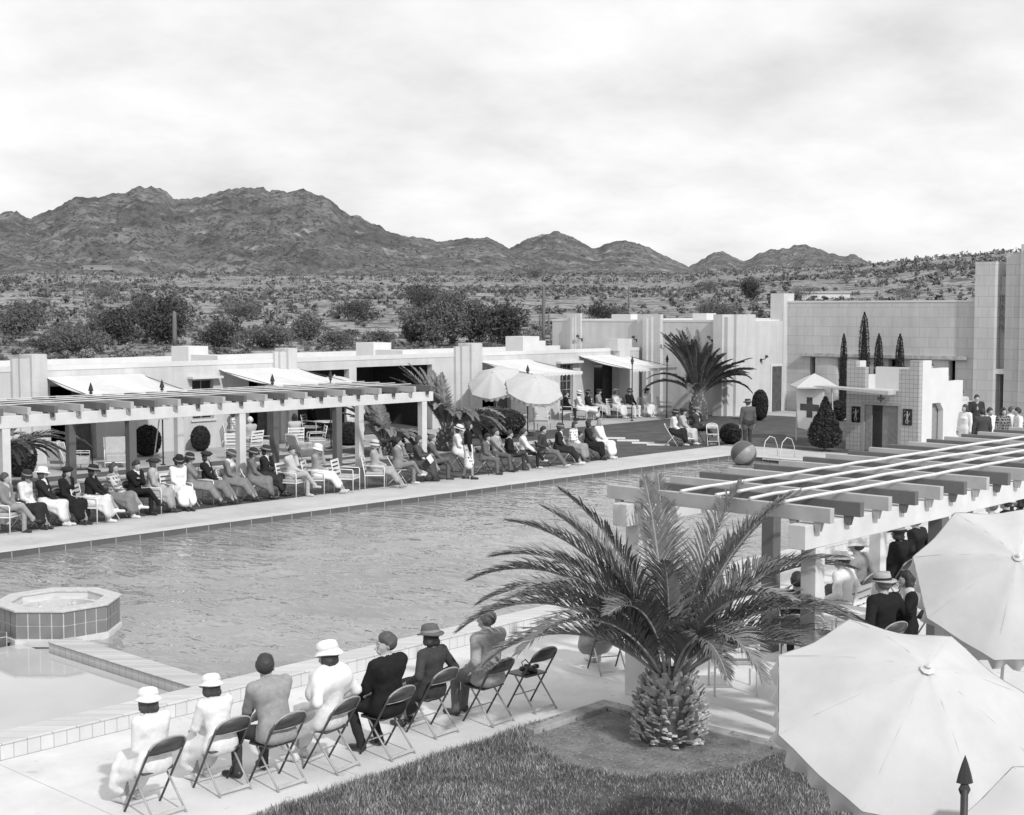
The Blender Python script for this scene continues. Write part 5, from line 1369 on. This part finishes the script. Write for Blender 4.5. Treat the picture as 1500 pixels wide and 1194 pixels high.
def make_hat(kind, v, Hd, Rm, par, detail):
    n = 28 if detail else 18
    P = {'brim': ([(.150, .128), (.148, .136), (.100, .148), (.098, .19), (.085, .235), (.045, .25), (0, .245)], 1.15, R(-8)),
         'sun': ([(.135, .108), (.13, .118), (.105, .145), (.103, .18), (.09, .225), (.05, .243), (0, .245)], 1.1, R(-12)),
         'cloche': ([(.125, .10), (.118, .112), (.104, .13), (.104, .17), (.09, .22), (.05, .242), (0, .247)], 1.12, R(-10)),
         'boater': ([(.160, .140), (.160, .148), (.098, .150), (.097, .225), (.09, .232), (0, .233)], 1.12, R(-4)),
         'fedora': ([(.150, .135), (.15, .143), (.098, .148), (.096, .19), (.084, .245), (.04, .24), (0, .228)], 1.15, R(-6)),
         'cap': ([(.104, .14), (.112, .165), (.11, .19), (.07, .222), (0, .23)], 1.12, R(-4)),
         'beret': ([(.098, .14), (.125, .165), (.128, .185), (.09, .215), (.0, .225)], 1.12, R(-6))}[kind]
    prof_, sy, tl = P
    b_ = MB(); tm = Euler((tl, R(6) if kind == 'beret' else 0, 0)).to_matrix()
    vs = []; c0 = Vector((0, -.008, .15)); inner = [(r_-.006 if r_ > .01 else 0, z_-.006) for r_, z_ in prof_][::-1]
    full = prof_+inner; fs = []
    for i, (r_, z_) in enumerate(full):
        for j in range(n):
            a = 2*math.pi*j/n; wob = 1+(.03*math.sin(3*a+v*40) if i < 2 or i > len(full)-3 else 0)
            zz = z_+(.012*math.cos(2*a) if (i < 2 or i > len(full)-3) and kind in ('brim', 'fedora', 'sun') else 0)
            if kind == 'fedora' and r_ < .09 and z_ > .2: zz -= .018*math.exp(-(math.cos(a)*r_/.03)**2)
            vs.append(Hd(*(tm @ (Vector((r_*math.cos(a)*wob, r_*math.sin(a)*sy*wob, zz))-c0)+c0)))
    for i in range(len(full)-1):
        for j in range(n): fs.append((i*n+j, i*n+(j+1) % n, (i+1)*n+(j+1) % n, (i+1)*n+j))
    b_.add(vs, fs)
    if kind == 'cap': b_.add([Hd(*q) for q in ((-.07, .08, .15), (.07, .08, .15), (.05, .155, .135), (-.05, .155, .135), (-.07, .08, .143), (.07, .08, .143), (.05, .155, .128), (-.05, .155, .128))], [(0, 1, 2, 3), (7, 6, 5, 4), (1, 5, 6, 2), (2, 6, 7, 3), (3, 7, 4, 0)])
    o = b_.build('hat', mat('hat_%02d' % int(v*100), v, .9, .1, 30), par, True)
    if kind in ('boater', 'fedora', 'brim', 'sun', 'cloche'):
        c = MB(); vs = []
        for (r_, z_) in ((.1045, .150), (.1045, .178)):
            for j in range(n): a = 2*math.pi*j/n; vs.append(Hd(*(tm @ (Vector((r_*math.cos(a), r_*math.sin(a)*sy, z_))-c0)+c0)))
        c.add(vs, [(j, (j+1) % n, n+(j+1) % n, n+j) for j in range(n)]); c.build('hat_band', mat('band_dark', .03, .8) if .25 < v < .7 else (mat('band_white', .66, .8) if v >= .7 else mat('band_pale', .3, .8)), o, True)
    return o

# ---------------- the near row, seen from behind.  centre of each folding chair from its rear feet
NEAR_ROW = [
 (7.55, 11.50, 92, dict(scale=.91, sex='f', top=.72, bot=.72, hat='sun', hatv=.78, hair=.06, hands='lap', legs='down', yaw=R(-25), lean=.12, shoe=.5, skin=.34), 'woman all in white with a white brimmed hat, leftmost of the near row'),
 (8.38, 11.58, 88, dict(scale=.88, sex='f', top=.72, bot=.72, hat='sun', hatv=.78, hair=.05, hands='knee', legs='down', yaw=R(-20), lean=.30, pitch=.1, shoe=.6), 'woman in white bending forward, second from the left in the near row'),
 (8.88, 11.29, 92, dict(sex='m', coat=True, top=.30, bot=.06, hair=.04, hands='forw', legs='apart', lean=.25, yaw=R(-55), shirt=.6, shoe=.03, skin=.33), 'dark-haired bareheaded man in a light grey jacket and dark trousers in the near row'),
 (9.63, 11.28, 100, dict(sex='f', top=.74, bot=.70, hat='sun', hatv=.78, hair=.05, hands='rest', legs='down', lean=.02, yaw=R(10), shoe=.6, fur=.78), 'woman in a fluffy white wrap and white hat beside the man in the black suit'),
 (10.33, 11.18, 95, dict(sex='m', coat=True, top=.02, bot=.03, hair=.08, hands='thigh', legs='back', lean=-.02, yaw=R(62), shirt=.7, shoe=.02, skin=.42), 'man in a black suit turning his head to the left in the near row'),
 (11.21, 11.39, 92, dict(scale=.94, sex='f', top=.06, bot=.05, hat='brim', hatv=.12, hair=.04, hands='rest', legs='down', yaw=R(-8), shoe=.03), 'woman in a dark coat and dark felt hat with a small pale trim, near row'),
 (11.98, 11.22, 92, dict(sex='m', coat=True, top=.36, bot=.14, hair=.12, hands='mix', legs='down', lean=.02, yaw=R(4), shirt=.6, shoe=.04, skin=.34, pattern='plaidx'), 'grey-haired man in a light tweed coat at the right end of the near row'),
]
for (x, y, f, kw, lab) in NEAR_ROW:
    fx_, fy_ = math.cos(R(f)), math.sin(R(f)); cx_, cy_ = x+fx_*.26, y+fy_*.26
    kw.setdefault('scale', 1.02); make_person(lab, cx_, cy_, R(f), h=.0105, detail=True, group='spectators in the near row', **kw)
    chair('fold', cx_, cy_, R(f-90), 'brown folding chair under the '+' '.join(lab.replace(' in the near row', '').replace(', near row', '').split(',')[0].split()[:11]))
chair('fold', 12.745, 11.22+.26, R(-2), 'empty brown folding chair with a dark handbag on its seat')
b_ = MB()
for k in range(14):
    a = k*2.4; r_ = .03+.07*(k/14)
    b_.lathe([(0, -.03), (.035, -.02), (.042, .0), (.03, .025), (0, .032)], 8, (r_*math.cos(a)*1.3, r_*math.sin(a)*.8, .04+.02*math.sin(k*3)))
bag = b_.build('handbag', mat('bag_leather', .03, .4, .3, 20, spec=.5), smooth=True); bag.location = (12.72, 11.50, .438); tag(bag, 'crumpled dark handbag lying on the empty folding chair', 'handbag')
MB().tube([(-.08, .02, .07), (-.06, .06, .13), (.02, .07, .15), (.08, .04, .07)], .007, 6).build('strap', mat('bag_leather', .03), bag)

# ---------------- the long far row along the pool. px of body, y of the seat, facing deg, spec, chair kind
D_ = -58
FAR_ROW = [
 (6, 29.2, -50, dict(sex='m', top=.22, bot=.30, hair=.06, hands='lap', legs='cross', shirt=.5), 'slat', 'man in pale checked suit cut by the left edge of the far row'),
 (34, 29.5, -50, dict(sex='f', top=.66, bot=.03, hat='cloche', hatv=.03, hair=.04, hands='lap', legs='ankle', shoe=.03), 'foldl', 'woman in a white blouse with dark trim and a black skirt'),
 (66, 29.5, -50, dict(sex='f', top=.03, bot=.68, hat='brim', hatv=.75, hair=.06, hands='lap', legs='ankle', shoe=.6, shirt=.7), 'foldl', 'woman in a white hat and black coat over a white dress'),
 (96, 29.5, -52, dict(sex='f', top=.02, bot=.02, hat='beret', hatv=.02, hair=.03, hands='lap', legs='ankle', shoe=.03, shirt=.15), 'fold', 'woman in a black beret and long black coat'),
 (131, 29.3, -48, dict(sex='f', top=.02, bot=.62, hat='brim', hatv=.02, hair=.03, hands='knee', legs='cross', shoe=.7, lean=.1), 'slat', 'woman in a broad black hat, black jacket and white skirt'),
 (168, 29.5, -60, dict(sex='f', top=.14, bot=.20, hair=.05, hands='lap', legs='cross', shoe=.7, pattern='plaid'), 'foldl', 'bareheaded woman in a grey checked dress and white shoes'),
 (197, 29.5, -55, dict(sex='m', top=.02, bot=.02, hair=.03, hands='cross', legs='cross', shirt=.7, shoe=.02, yaw=R(-15)), 'fold', 'man in a black suit with folded arms in the far row'),
 (222, 29.6, -45, dict(sex='f', top=.36, bot=.34, hat='beret', hatv=.04, hair=.06, hands='lap', legs='ankle', shoe=.03, fur=.42, yaw=R(20)), 'slat', 'woman in a pale fur-collared coat and dark beret'),
 (259, 29.6, -80, dict(sex='f', top=.72, bot=.70, hat='brim', hatv=.02, hair=.03, hands='lap', legs='ankle', shoe=.03, pitch=.3), 'slat', 'woman in a long white coat and black hat looking down'),
 (281, 29.9, -48, dict(sex='f', top=.22, bot=.22, hat='cloche', hatv=.03, hair=.03, hands='cross', legs='out', shoe=.03), 'foldl', 'woman in a grey coat and small black hat with arms folded'),
 (304, 29.8, -50, dict(sex='f', top=.02, bot=.18, hat='beret', hatv=.03, hair=.03, hands='lap', legs='out', shoe=.03, shirt=.4), 'slat', 'woman in a black jacket over a long grey skirt'),
 (334, 29.8, -45, dict(sex='f', top=.20, bot=.20, hat='cloche', hatv=.07, hair=.05, hands='lap', legs='out', shoe=.03, fur=.6, lean=.1), 'foldl', 'woman in a grey coat with a pale scarf beside the light pergola post'),
 (369, 29.7, -50, dict(sex='f', top=.16, bot=.18, hat='brim', hatv=.03, hair=.03, hands='lap', legs='ankle', shoe=.03), 'foldl', 'woman in mid grey with dark gloves right of the light pergola post'),
 (388, 29.9, -50, dict(sex='f', top=.03, bot=.04, hat='brim', hatv=.04, hair=.03, hands='chin', legs='ankle', shoe=.03, shirt=.7), 'fold', 'woman in black with a white collar leaning on her hand'),
 (428, 29.4, -55, dict(sex='m', top=.50, bot=.40, hair=.05, hands='chin', legs='cross', shoe=.5, shirt=.7), 'slat', 'man in a cream suit in a white slatted armchair'),
 (463, 29.3, -52, dict(sex='f', top=.30, bot=.70, hat='cloche', hatv=.72, hair=.2, hands='chin', legs='out', shoe=.5, fur=.2), 'slat', 'woman in a white turban, fur and long white dress'),
 (550, 29.1, -50, dict(sex='f', top=.36, bot=.34, hat='cloche', hatv=.5, hair=.2, hands='chin', legs='out', shoe=.3), 'slat', 'woman in a light coat and pale knitted cap beside the empty slatted armchair'),
 (583, 29.1, -60, dict(sex='m', top=.24, bot=.22, hair=.02, hands='chin', legs='cross', shirt=.7, shoe=.6), 'foldl', 'curly-haired man in a light grey suit resting his chin'),
 (612, 29.2, -50, dict(sex='f', top=.08, bot=.08, hair=.05, hands='paper', legs='cross', shoe=.03, pitch=.2), 'fold', 'reader in dark tweed holding an open newspaper'),
 (634, 29.2, -55, dict(sex='m', top=.13, bot=.12, hair=.10, hands='lap', legs='cross', shirt=.5, shoe=.03), 'fold', 'balding man in a grey suit beside the newspaper reader'),
 (669, 29.9, -60, dict(sex='f', top=.72, bot=.68, hat='brim', hatv=.65, hair=.05, hands='lap', legs='ankle', shoe=.5, z=.12), 'fold', 'woman in white with a banded white hat, seated high behind the standing woman'),
 (709, 29.2, -60, dict(sex='m', top=.14, bot=.14, hair=.02, hands='lap', legs='down', shirt=.6, longhair=True, lean=.15, scale=.93), 'fold', 'boy with tousled dark hair in a grey suit'),
 (729, 29.3, -60, dict(sex='m', top=.30, bot=.12, hair=.05, hands='lap', legs='down', shirt=.6), 'fold', 'young man in a light grey jacket and dark trousers'),
 (748, 29.3, -45, dict(sex='m', top=.02, bot=.06, hair=.04, hands='rest', legs='cross', shirt=.6, scale=.95), 'fold', 'boy in a black sweater lounging in his chair'),
 (768, 29.3, -45, dict(sex='m', top=.70, bot=.03, hair=.05, hands='thigh', legs='cross', shoe=.5, scale=.95), 'foldl', 'boy in a white sailor shirt and black trousers'),
 (796, 29.2, -55, dict(sex='m', top=.05, bot=.15, hair=.03, hands='rest', legs='out', shoe=.5, scale=.97), 'fold', 'boy in a belted dark jacket with light shoes'),
 (817, 29.2, -50, dict(sex='f', top=.03, bot=.03, hat='cloche', hatv=.06, hair=.05, hands='lap', legs='out', shirt=.7, shoe=.6), 'fold', 'woman in a black jacket over a white blouse with long outstretched legs'),
 (838, 29.5, -60, dict(sex='f', top=.30, bot=.28, hair=.05, hands='lap', legs='down', pattern='plaid', shoe=.1), 'foldl', 'woman in a pale checked dress leaning toward the children'),
 (850, 29.7, -70, dict(sex='m', top=.12, bot=.10, hair=.02, hands='lap', legs='down', scale=.72), 'fold', 'small dark-haired child between two women'),
 (862, 29.6, -60, dict(sex='f', top=.03, bot=.02, hair=.03, hands='lap', legs='down', shoe=.02, yaw=R(30)), 'fold', 'woman in a plain black dress near the end of the far row'),
 (879, 29.6, -62, dict(sex='f', top=.72, bot=.72, hair=.3, hands='down', legs='down', shoe=.7, pitch=.25), 'foldl', 'fair-haired woman in a white dress at the right end of the far row'),
]
for (px, yy, f, kw, ck, lab) in FAR_ROW:
    yy += random.uniform(-.12, .22); xx = XA(px, yy, .85); f = f-4+random.uniform(-16, 14); kw.setdefault('yaw', R(random.choice((-30, -18, -5, 12, 25)))); kw.setdefault('lean', random.uniform(-.12, .14)); kw.setdefault('sl', random.uniform(-.08, .08)); kw.setdefault('pitch', random.uniform(-.08, .2)); zz = kw.get('z', 0)
    make_person(lab, xx, yy, R(f), group='spectators along the far side', **kw)
    short = lab.split(' with ')[0].split(' over ')[0].split(' in the far')[0].split(' beside ')[0]
    if ck: chair(ck, xx, yy, R(f-90), ('white slatted armchair' if ck == 'slat' else 'pale folding chair' if ck == 'foldl' else 'brown folding chair')+' of the '+' '.join(short.split()[:12]), zz)
chair('slat', XA(508, 29.1, .5), 29.1, R(-150), 'empty white slatted armchair in the gap of the far row')
# newspaper
x_, y_ = XA(612, 29.2, .85), 29.2
nv = MB(); nv.add([(-.30, .30, .70), (0, .36, .80), (0, .47, .62), (-.28, .42, .52)], [(0, 1, 2, 3)]); nv.add([(0, .36, .80), (.30, .30, .72), (.28, .42, .54), (0, .47, .62)], [(0, 1, 2, 3)])
np_ = nv.build('newspaper', mat('newsprint', .6, .9, .2, 60)); np_.location = (x_, y_, .02); np_.rotation_euler = (0, 0, R(-50-4-90)); tag(np_, 'open newspaper held by the reader in dark tweed', 'newspaper')
m_ = np_.modifiers.new('thick', 'SOLIDIFY'); m_.thickness = .003
make_person('standing woman in a black jacket and white polka-dot skirt', XA(686, 28.65, .9), 28.65, R(-40), sex='f', top=.02, bot=.7, hair=.03, hands='lap', stand=True, legs='walk', shoe=.02, pattern='dots', group='people standing')
# ---------------- trio with the empty folding chair, and the standing man
for (px, py, f, kw, ck, lab) in (
 (985, 657, -60, dict(sex='f', top=.66, bot=.03, hat='cloche', hatv=.02, hair=.04, hands='lap', legs='cross', shoe=.6, lean=.15), 'foldl', 'woman in a white jacket and black skirt, left of the trio beyond the far row'),
 (1000, 655, -70, dict(sex='f', top=.42, bot=.5, hat='beret', hatv=.03, hair=.04, hands='lap', legs='ankle', shoe=.6), 'foldl', 'woman in a pale print dress in the middle of the trio'),
 (1020, 652, -80, dict(sex='m', top=.06, bot=.05, hat='cap', hatv=.2, hair=.03, hands='chin', legs='cross', shoe=.5, shirt=.5), 'fold', 'person in a light cap and dark suit at the right of the trio')):
    x, y = GP(px, py-4); make_person(lab, x, y, R(f), group='trio by the pool corner', **kw); chair(ck, x, y, R(f-90), ('pale' if ck == 'foldl' else 'brown')+' folding chair under the '+lab.split(',')[0].split(' in the middle')[0].split(' at the')[0])
x, y = GP(1044, 653); chair('foldl', x, y, R(133), 'empty white folding chair to the right of the trio')
x, y = GP(1095, 656); make_person('man in a grey suit and hat standing with his back turned on the far lawn', x, y, R(60), sex='m', top=.10, bot=.05, hat='fedora', hatv=.04, hair=.1, hands='down', stand=True, group='people standing', scale=1.02)
# ---------------- terrace group under the right awning
TY = {829: 40.9, 848: 40.6, 861: 40.5, 877: 40.8, 902: 40.2, 922: 39.8, 947: 39.6}
for (px, py, f, kw, ck, lab) in (
 (829, 612, -50, dict(sex='m', top=.02, bot=.03, hair=.03, hands='lap', legs='apart', shirt=.7), 'slat', 'man in a black suit at the left of the terrace group'),
 (848, 608, -60, dict(sex='f', top=.66, bot=.72, hat='cloche', hatv=.6, hair=.1, hands='lap', legs='lounge'), 'easy', 'woman in white reclining on the terrace'),
 (861, 608, -70, dict(sex='f', top=.02, bot=.6, hat='brim', hatv=.02, hair=.04, hands='lap', legs='ankle'), 'easy', 'woman in a black coat and black hat on the terrace'),
 (877, 604, -70, dict(sex='f', top=.3, bot=.5, hat='beret', hatv=.04, hair=.05, hands='lap', legs='ankle'), 'slat', 'woman in a light print on the terrace'),
 (902, 608, -85, dict(sex='f', top=.62, bot=.66, hat='boater', hatv=.5, hair=.1, hands='lap', legs='ankle', shoe=.5), 'slat', 'woman in white with a small straw hat on the terrace'),
 (922, 611, -85, dict(sex='m', top=.02, bot=.66, hat='fedora', hatv=.1, hair=.05, hands='thigh', legs='apart', shoe=.5), 'easy', 'man in a black jacket, grey hat and white trousers on the terrace'),
 (947, 611, -110, dict(sex='f', top=.74, bot=.74, hat='beret', hatv=.02, hair=.03, hands='lap', legs='ankle', shoe=.6), 'slat', 'woman in a white dress and black hat at the right of the terrace group')):
    y = TY[px]; x = XA(px, y, .9); make_person(lab, x, y, R(f), group='people sitting on the terrace', **kw); chair(ck, x, y, R(f-90), {'slat': 'white slatted armchair', 'easy': 'cushioned armchair'}[ck]+' of the '+' '.join(lab.split(' on the')[0].split(' at the')[0].split(', grey')[0].split()[:12]))
x, y = XA(974, 39.4, .6), 39.4; chair('slat', x, y, R(-130), 'empty white armchair by the rightmost spear pole')
# ---------------- behind the far pergola
for (px, py, f, kw, ck, lab) in (
 (432, 662, 60, dict(sex='f', top=.45, bot=.3, hair=.02, hands='lap', legs='down'), 'slat', 'dark-haired woman with her back turned in a slatted chair behind the far pergola'),
 (457, 640, -60, dict(sex='m', top=.015, bot=.02, hat='beret', hatv=.03, hair=.02, hands='lap', legs='cross'), 'slat', 'person in black sitting at the table before the loggia'),
 (343, 655, -40, dict(sex='f', top=.28, bot=.3, hat='cloche', hatv=.05, hair=.04, hands='lap', legs='ankle', pattern='plaid'), 'slat', 'woman in a flowered dress half hidden by the light pergola post'),
 (367, 668, 100, dict(sex='m', top=.4, bot=.3, hair=.6, hands='lap', legs='down'), 'slat', 'white-haired person before the black doorway')):
    x, y = GP(px, py); make_person(lab, x, y, R(f), group='people behind the far pergola', **kw); chair(ck, x, y, R(f-90), 'white slatted armchair of the '+lab.split(' with her')[0].split(' sitting')[0].split(' half')[0].split(' before')[0])
for (px, py, f, kw, lab) in ((517, 648, -90, dict(sex='m', top=.7, bot=.66, hair=.05), 'man in white standing before the loggia, left of the pair'), (526, 647, -100, dict(sex='f', top=.66, bot=.7, hair=.03), 'woman in white standing before the loggia, right of the pair')):
    x, y = GP(px, py); make_person(lab, x, y, R(f), stand=True, hands='down', group='people standing', **kw)
x, y = GP(478, 645)
tb = thing('garden_table', 'small round table with black legs before the loggia', 'table', (x, y, 0)); MB().lathe([(0, .70), (.5, .70), (.5, .73), (0, .73)], 24).build('table_top', m_tubel, tb)
for a in (0, 2.1, 4.2): MB().tube([(.3*math.cos(a), .3*math.sin(a), .7), (.4*math.cos(a), .4*math.sin(a), 0)], .015, 6).build('leg', m_iron, tb)
# loungers at the left doorway
for (px, py, rz, lab) in ((94, 688, R(-60), 'cushioned lounge chair beside the leftmost dark doorway'), (112, 689, R(-120), 'cushioned footstool chair in front of the leftmost dark doorway'), (170, 684, R(150), 'cushioned lounge chair between the two leftmost dark pergola posts'), (374, 662, R(-100), 'grey cushioned chair in front of the second black doorway'), (448, 676, R(-100), 'low cushioned chair beside the woman with her back turned')):
    x, y = GP(px, py); chair('easy', x, y, rz, lab)
for (px, py, rz, lab) in ((343, 672, R(-40), 'white slatted armchair standing empty left of the light pergola post'), (463, 660, R(60), 'empty white chair at the round loggia table'), (795, 632, R(-60), 'white chair in the shade behind the front parasol of the tilted pair'), (760, 630, R(-100), 'dark occupied looking chair left of the front parasol pole')):
    x, y = GP(px, py); chair('slat', x, y, rz, lab)
# ---------------- crowd on the platform beside the bath house
for (px, py, dep, f, st, kw, lab) in (
 (1365, 533, 50.5, -150, False, dict(sex='m', top=.6, bot=.3, hair=.05, scale=.8), 'boy leaning over the white parapet of the bath house'),
 (1408, 571, 52, -150, False, dict(sex='m', top=.5, bot=.3, hair=.03), 'man with dark hair peering round the white steps'),
 (1414, 592, 45, 170, True, dict(sex='f', top=.72, bot=.7, hair=.05), 'woman in white resting on the lowest white step'),
 (1431, 578, 46, -140, True, dict(sex='m', top=.04, bot=.04, hair=.03, shirt=.3), 'man with a moustache in a dark jacket at the top of the crowd'),
 (1450, 597, 45, -120, True, dict(sex='m', top=.72, bot=.5, hair=.04), 'man in a white shirt partly hidden by the dark-backed man'),
 (1439, 598, 43, 45, True, dict(sex='m', top=.06, bot=.05, hair=.03), 'man seen from behind in a dark grey jacket among the crowd'),
 (1470, 597, 45, -130, True, dict(sex='f', top=.02, bot=.05, hair=.03, pattern='plaid'), 'woman in a bold dark plaid coat before the black tower door'),
 (1491, 597, 44, 130, True, dict(sex='m', top=.72, bot=.5, hair=.03), 'man in a white shirt at the far right of the crowd'),
 (1482, 595, 47, -90, True, dict(sex='m', top=.6, bot=.4, hair=.1), 'pale-shirted man between the plaid coat and the right edge')):
    d = ray(px, py); sc_ = kw.pop('scale', 1.); H_ = 1.70*sc_
    if st is True: dep = (.2+H_-CAMH)/d[2]
    x, y, z = d[0]*dep, d[1]*dep, CAMH+d[2]*dep
    make_person(lab, x, y, R(f), stand=True, hands='down', scale=sc_, z=z-H_, group='crowd beside the bath house', **kw)
    # each stands on its own tread of the stand
# ---------------- people under the near pergola
def seat_at(px, top_py, Y, f, kw, ck, lab, topz=1.36, h=.014):
    # choose X so the head lands on px
    x = XA(px, Y, 1.2); make_person(lab, x, Y, R(f), h=h, group='people under the near pergola', **kw)
    if ck: chair(ck, x, Y, R(f-90), {'slat': 'white slatted armchair', 'fold': 'brown folding chair', 'foldl': 'pale folding chair'}[ck]+' of the '+lab.split(' under')[0].split(' beside')[0].split(' with ')[0])
seat_at(1234, 0, 10.45, 95, dict(sex='m', top=.72, bot=.4, hat='fedora', hatv=.74, hair=.05, hands='rest', legs='down', yaw=R(15)), 'slat', 'man in a white jacket and white hat in a slatted chair')
seat_at(1256, 0, 10.95, 92, dict(sex='m', top=.26, bot=.1, hat='sun', hatv=.75, hair=.05, hands='rest', legs='down'), 'fold', 'person in a grey jacket and white hat behind the white jacket')
seat_at(1316, 0, 11.1, 85, dict(sex='f', top=.02, bot=.02, hat='brim', hatv=.02, hair=.03, hands='lap', legs='down'), 'fold', 'woman in black with a tall black hat right of the light post')
seat_at(1342, 0, 11.5, 90, dict(sex='m', top=.03, bot=.03, hat='boater', hatv=.6, hair=.15, hands='rest', legs='down'), 'fold', 'man in a dark coat and straw boater at the pool side')
seat_at(1294, 0, 9.0, 75, dict(sex='m', top=.018, bot=.02, hat='fedora', hatv=.42, hair=.15, hands='rest', legs='apart', scale=1.05), 'fold', 'broad man in a black coat and grey banded straw hat beside the parasol')
seat_at(1330, 0, 9.05, 130, dict(sex='f', top=.02, bot=.02, hair=.03, hands='paper', legs='ankle', fur=.55), 'fold', 'person in black with white collar trim beside the broad man')
seat_at(1453, 0, 11.3, 90, dict(sex='m', top=.6, bot=.3, hair=.12, hands='rest', legs='down'), 'foldl', 'grey-haired person at the pool side beyond the second parasol')
seat_at(1474, 0, 11.3, 90, dict(sex='m', top=.03, bot=.3, hat='fedora', hatv=.6, hair=.05, hands='rest', legs='down'), 'fold', 'man with a banded pale hat beyond the second parasol')
seat_at(1494, 0, 11.2, 120, dict(sex='f', top=.03, bot=.03, hair=.03, hands='chin', legs='down'), 'fold', 'woman in black raising her arm at the right edge beyond the second parasol')
seat_at(890, 0, 11.9, 60, dict(sex='f', top=.02, bot=.3, hair=.03, hands='lap', legs='ankle', shoe=.6), 'fold', 'woman in black half hidden behind the big palm')
seat_at(1168, 0, 10.1, 30, dict(sex='m', top=.03, bot=.03, hair=.03, hands='lap', legs='down'), 'fold', 'person in black hidden behind the palm fronds near the dark post')
chair('slat', 15.08, 10.08, R(-47), 'white slatted armchair beside the big palm trunk')
x, y = GP(1248, 897, .72)
tb = thing('card_table', 'square white table behind the broad man in the straw hat', 'table', (x, y, 0), R(10)); MB().box(-.4, .4, -.4, .4, .70, .73).build('table_top', m_tubel, tb, bevel=.005)
for sx_ in (-1, 1):
    for sy_ in (-1, 1): MB().tube([(sx_*.34, sy_*.34, .70), (sx_*.37, sy_*.37, 0)], .014, 6).build('leg', m_tubel, tb)

# LIMIT: keep every label within sixteen words
for o_ in COL.objects:
    if 'label' in o_ and len(o_['label'].split()) > 16: o_['label'] = ' '.join(o_['label'].split()[:16])
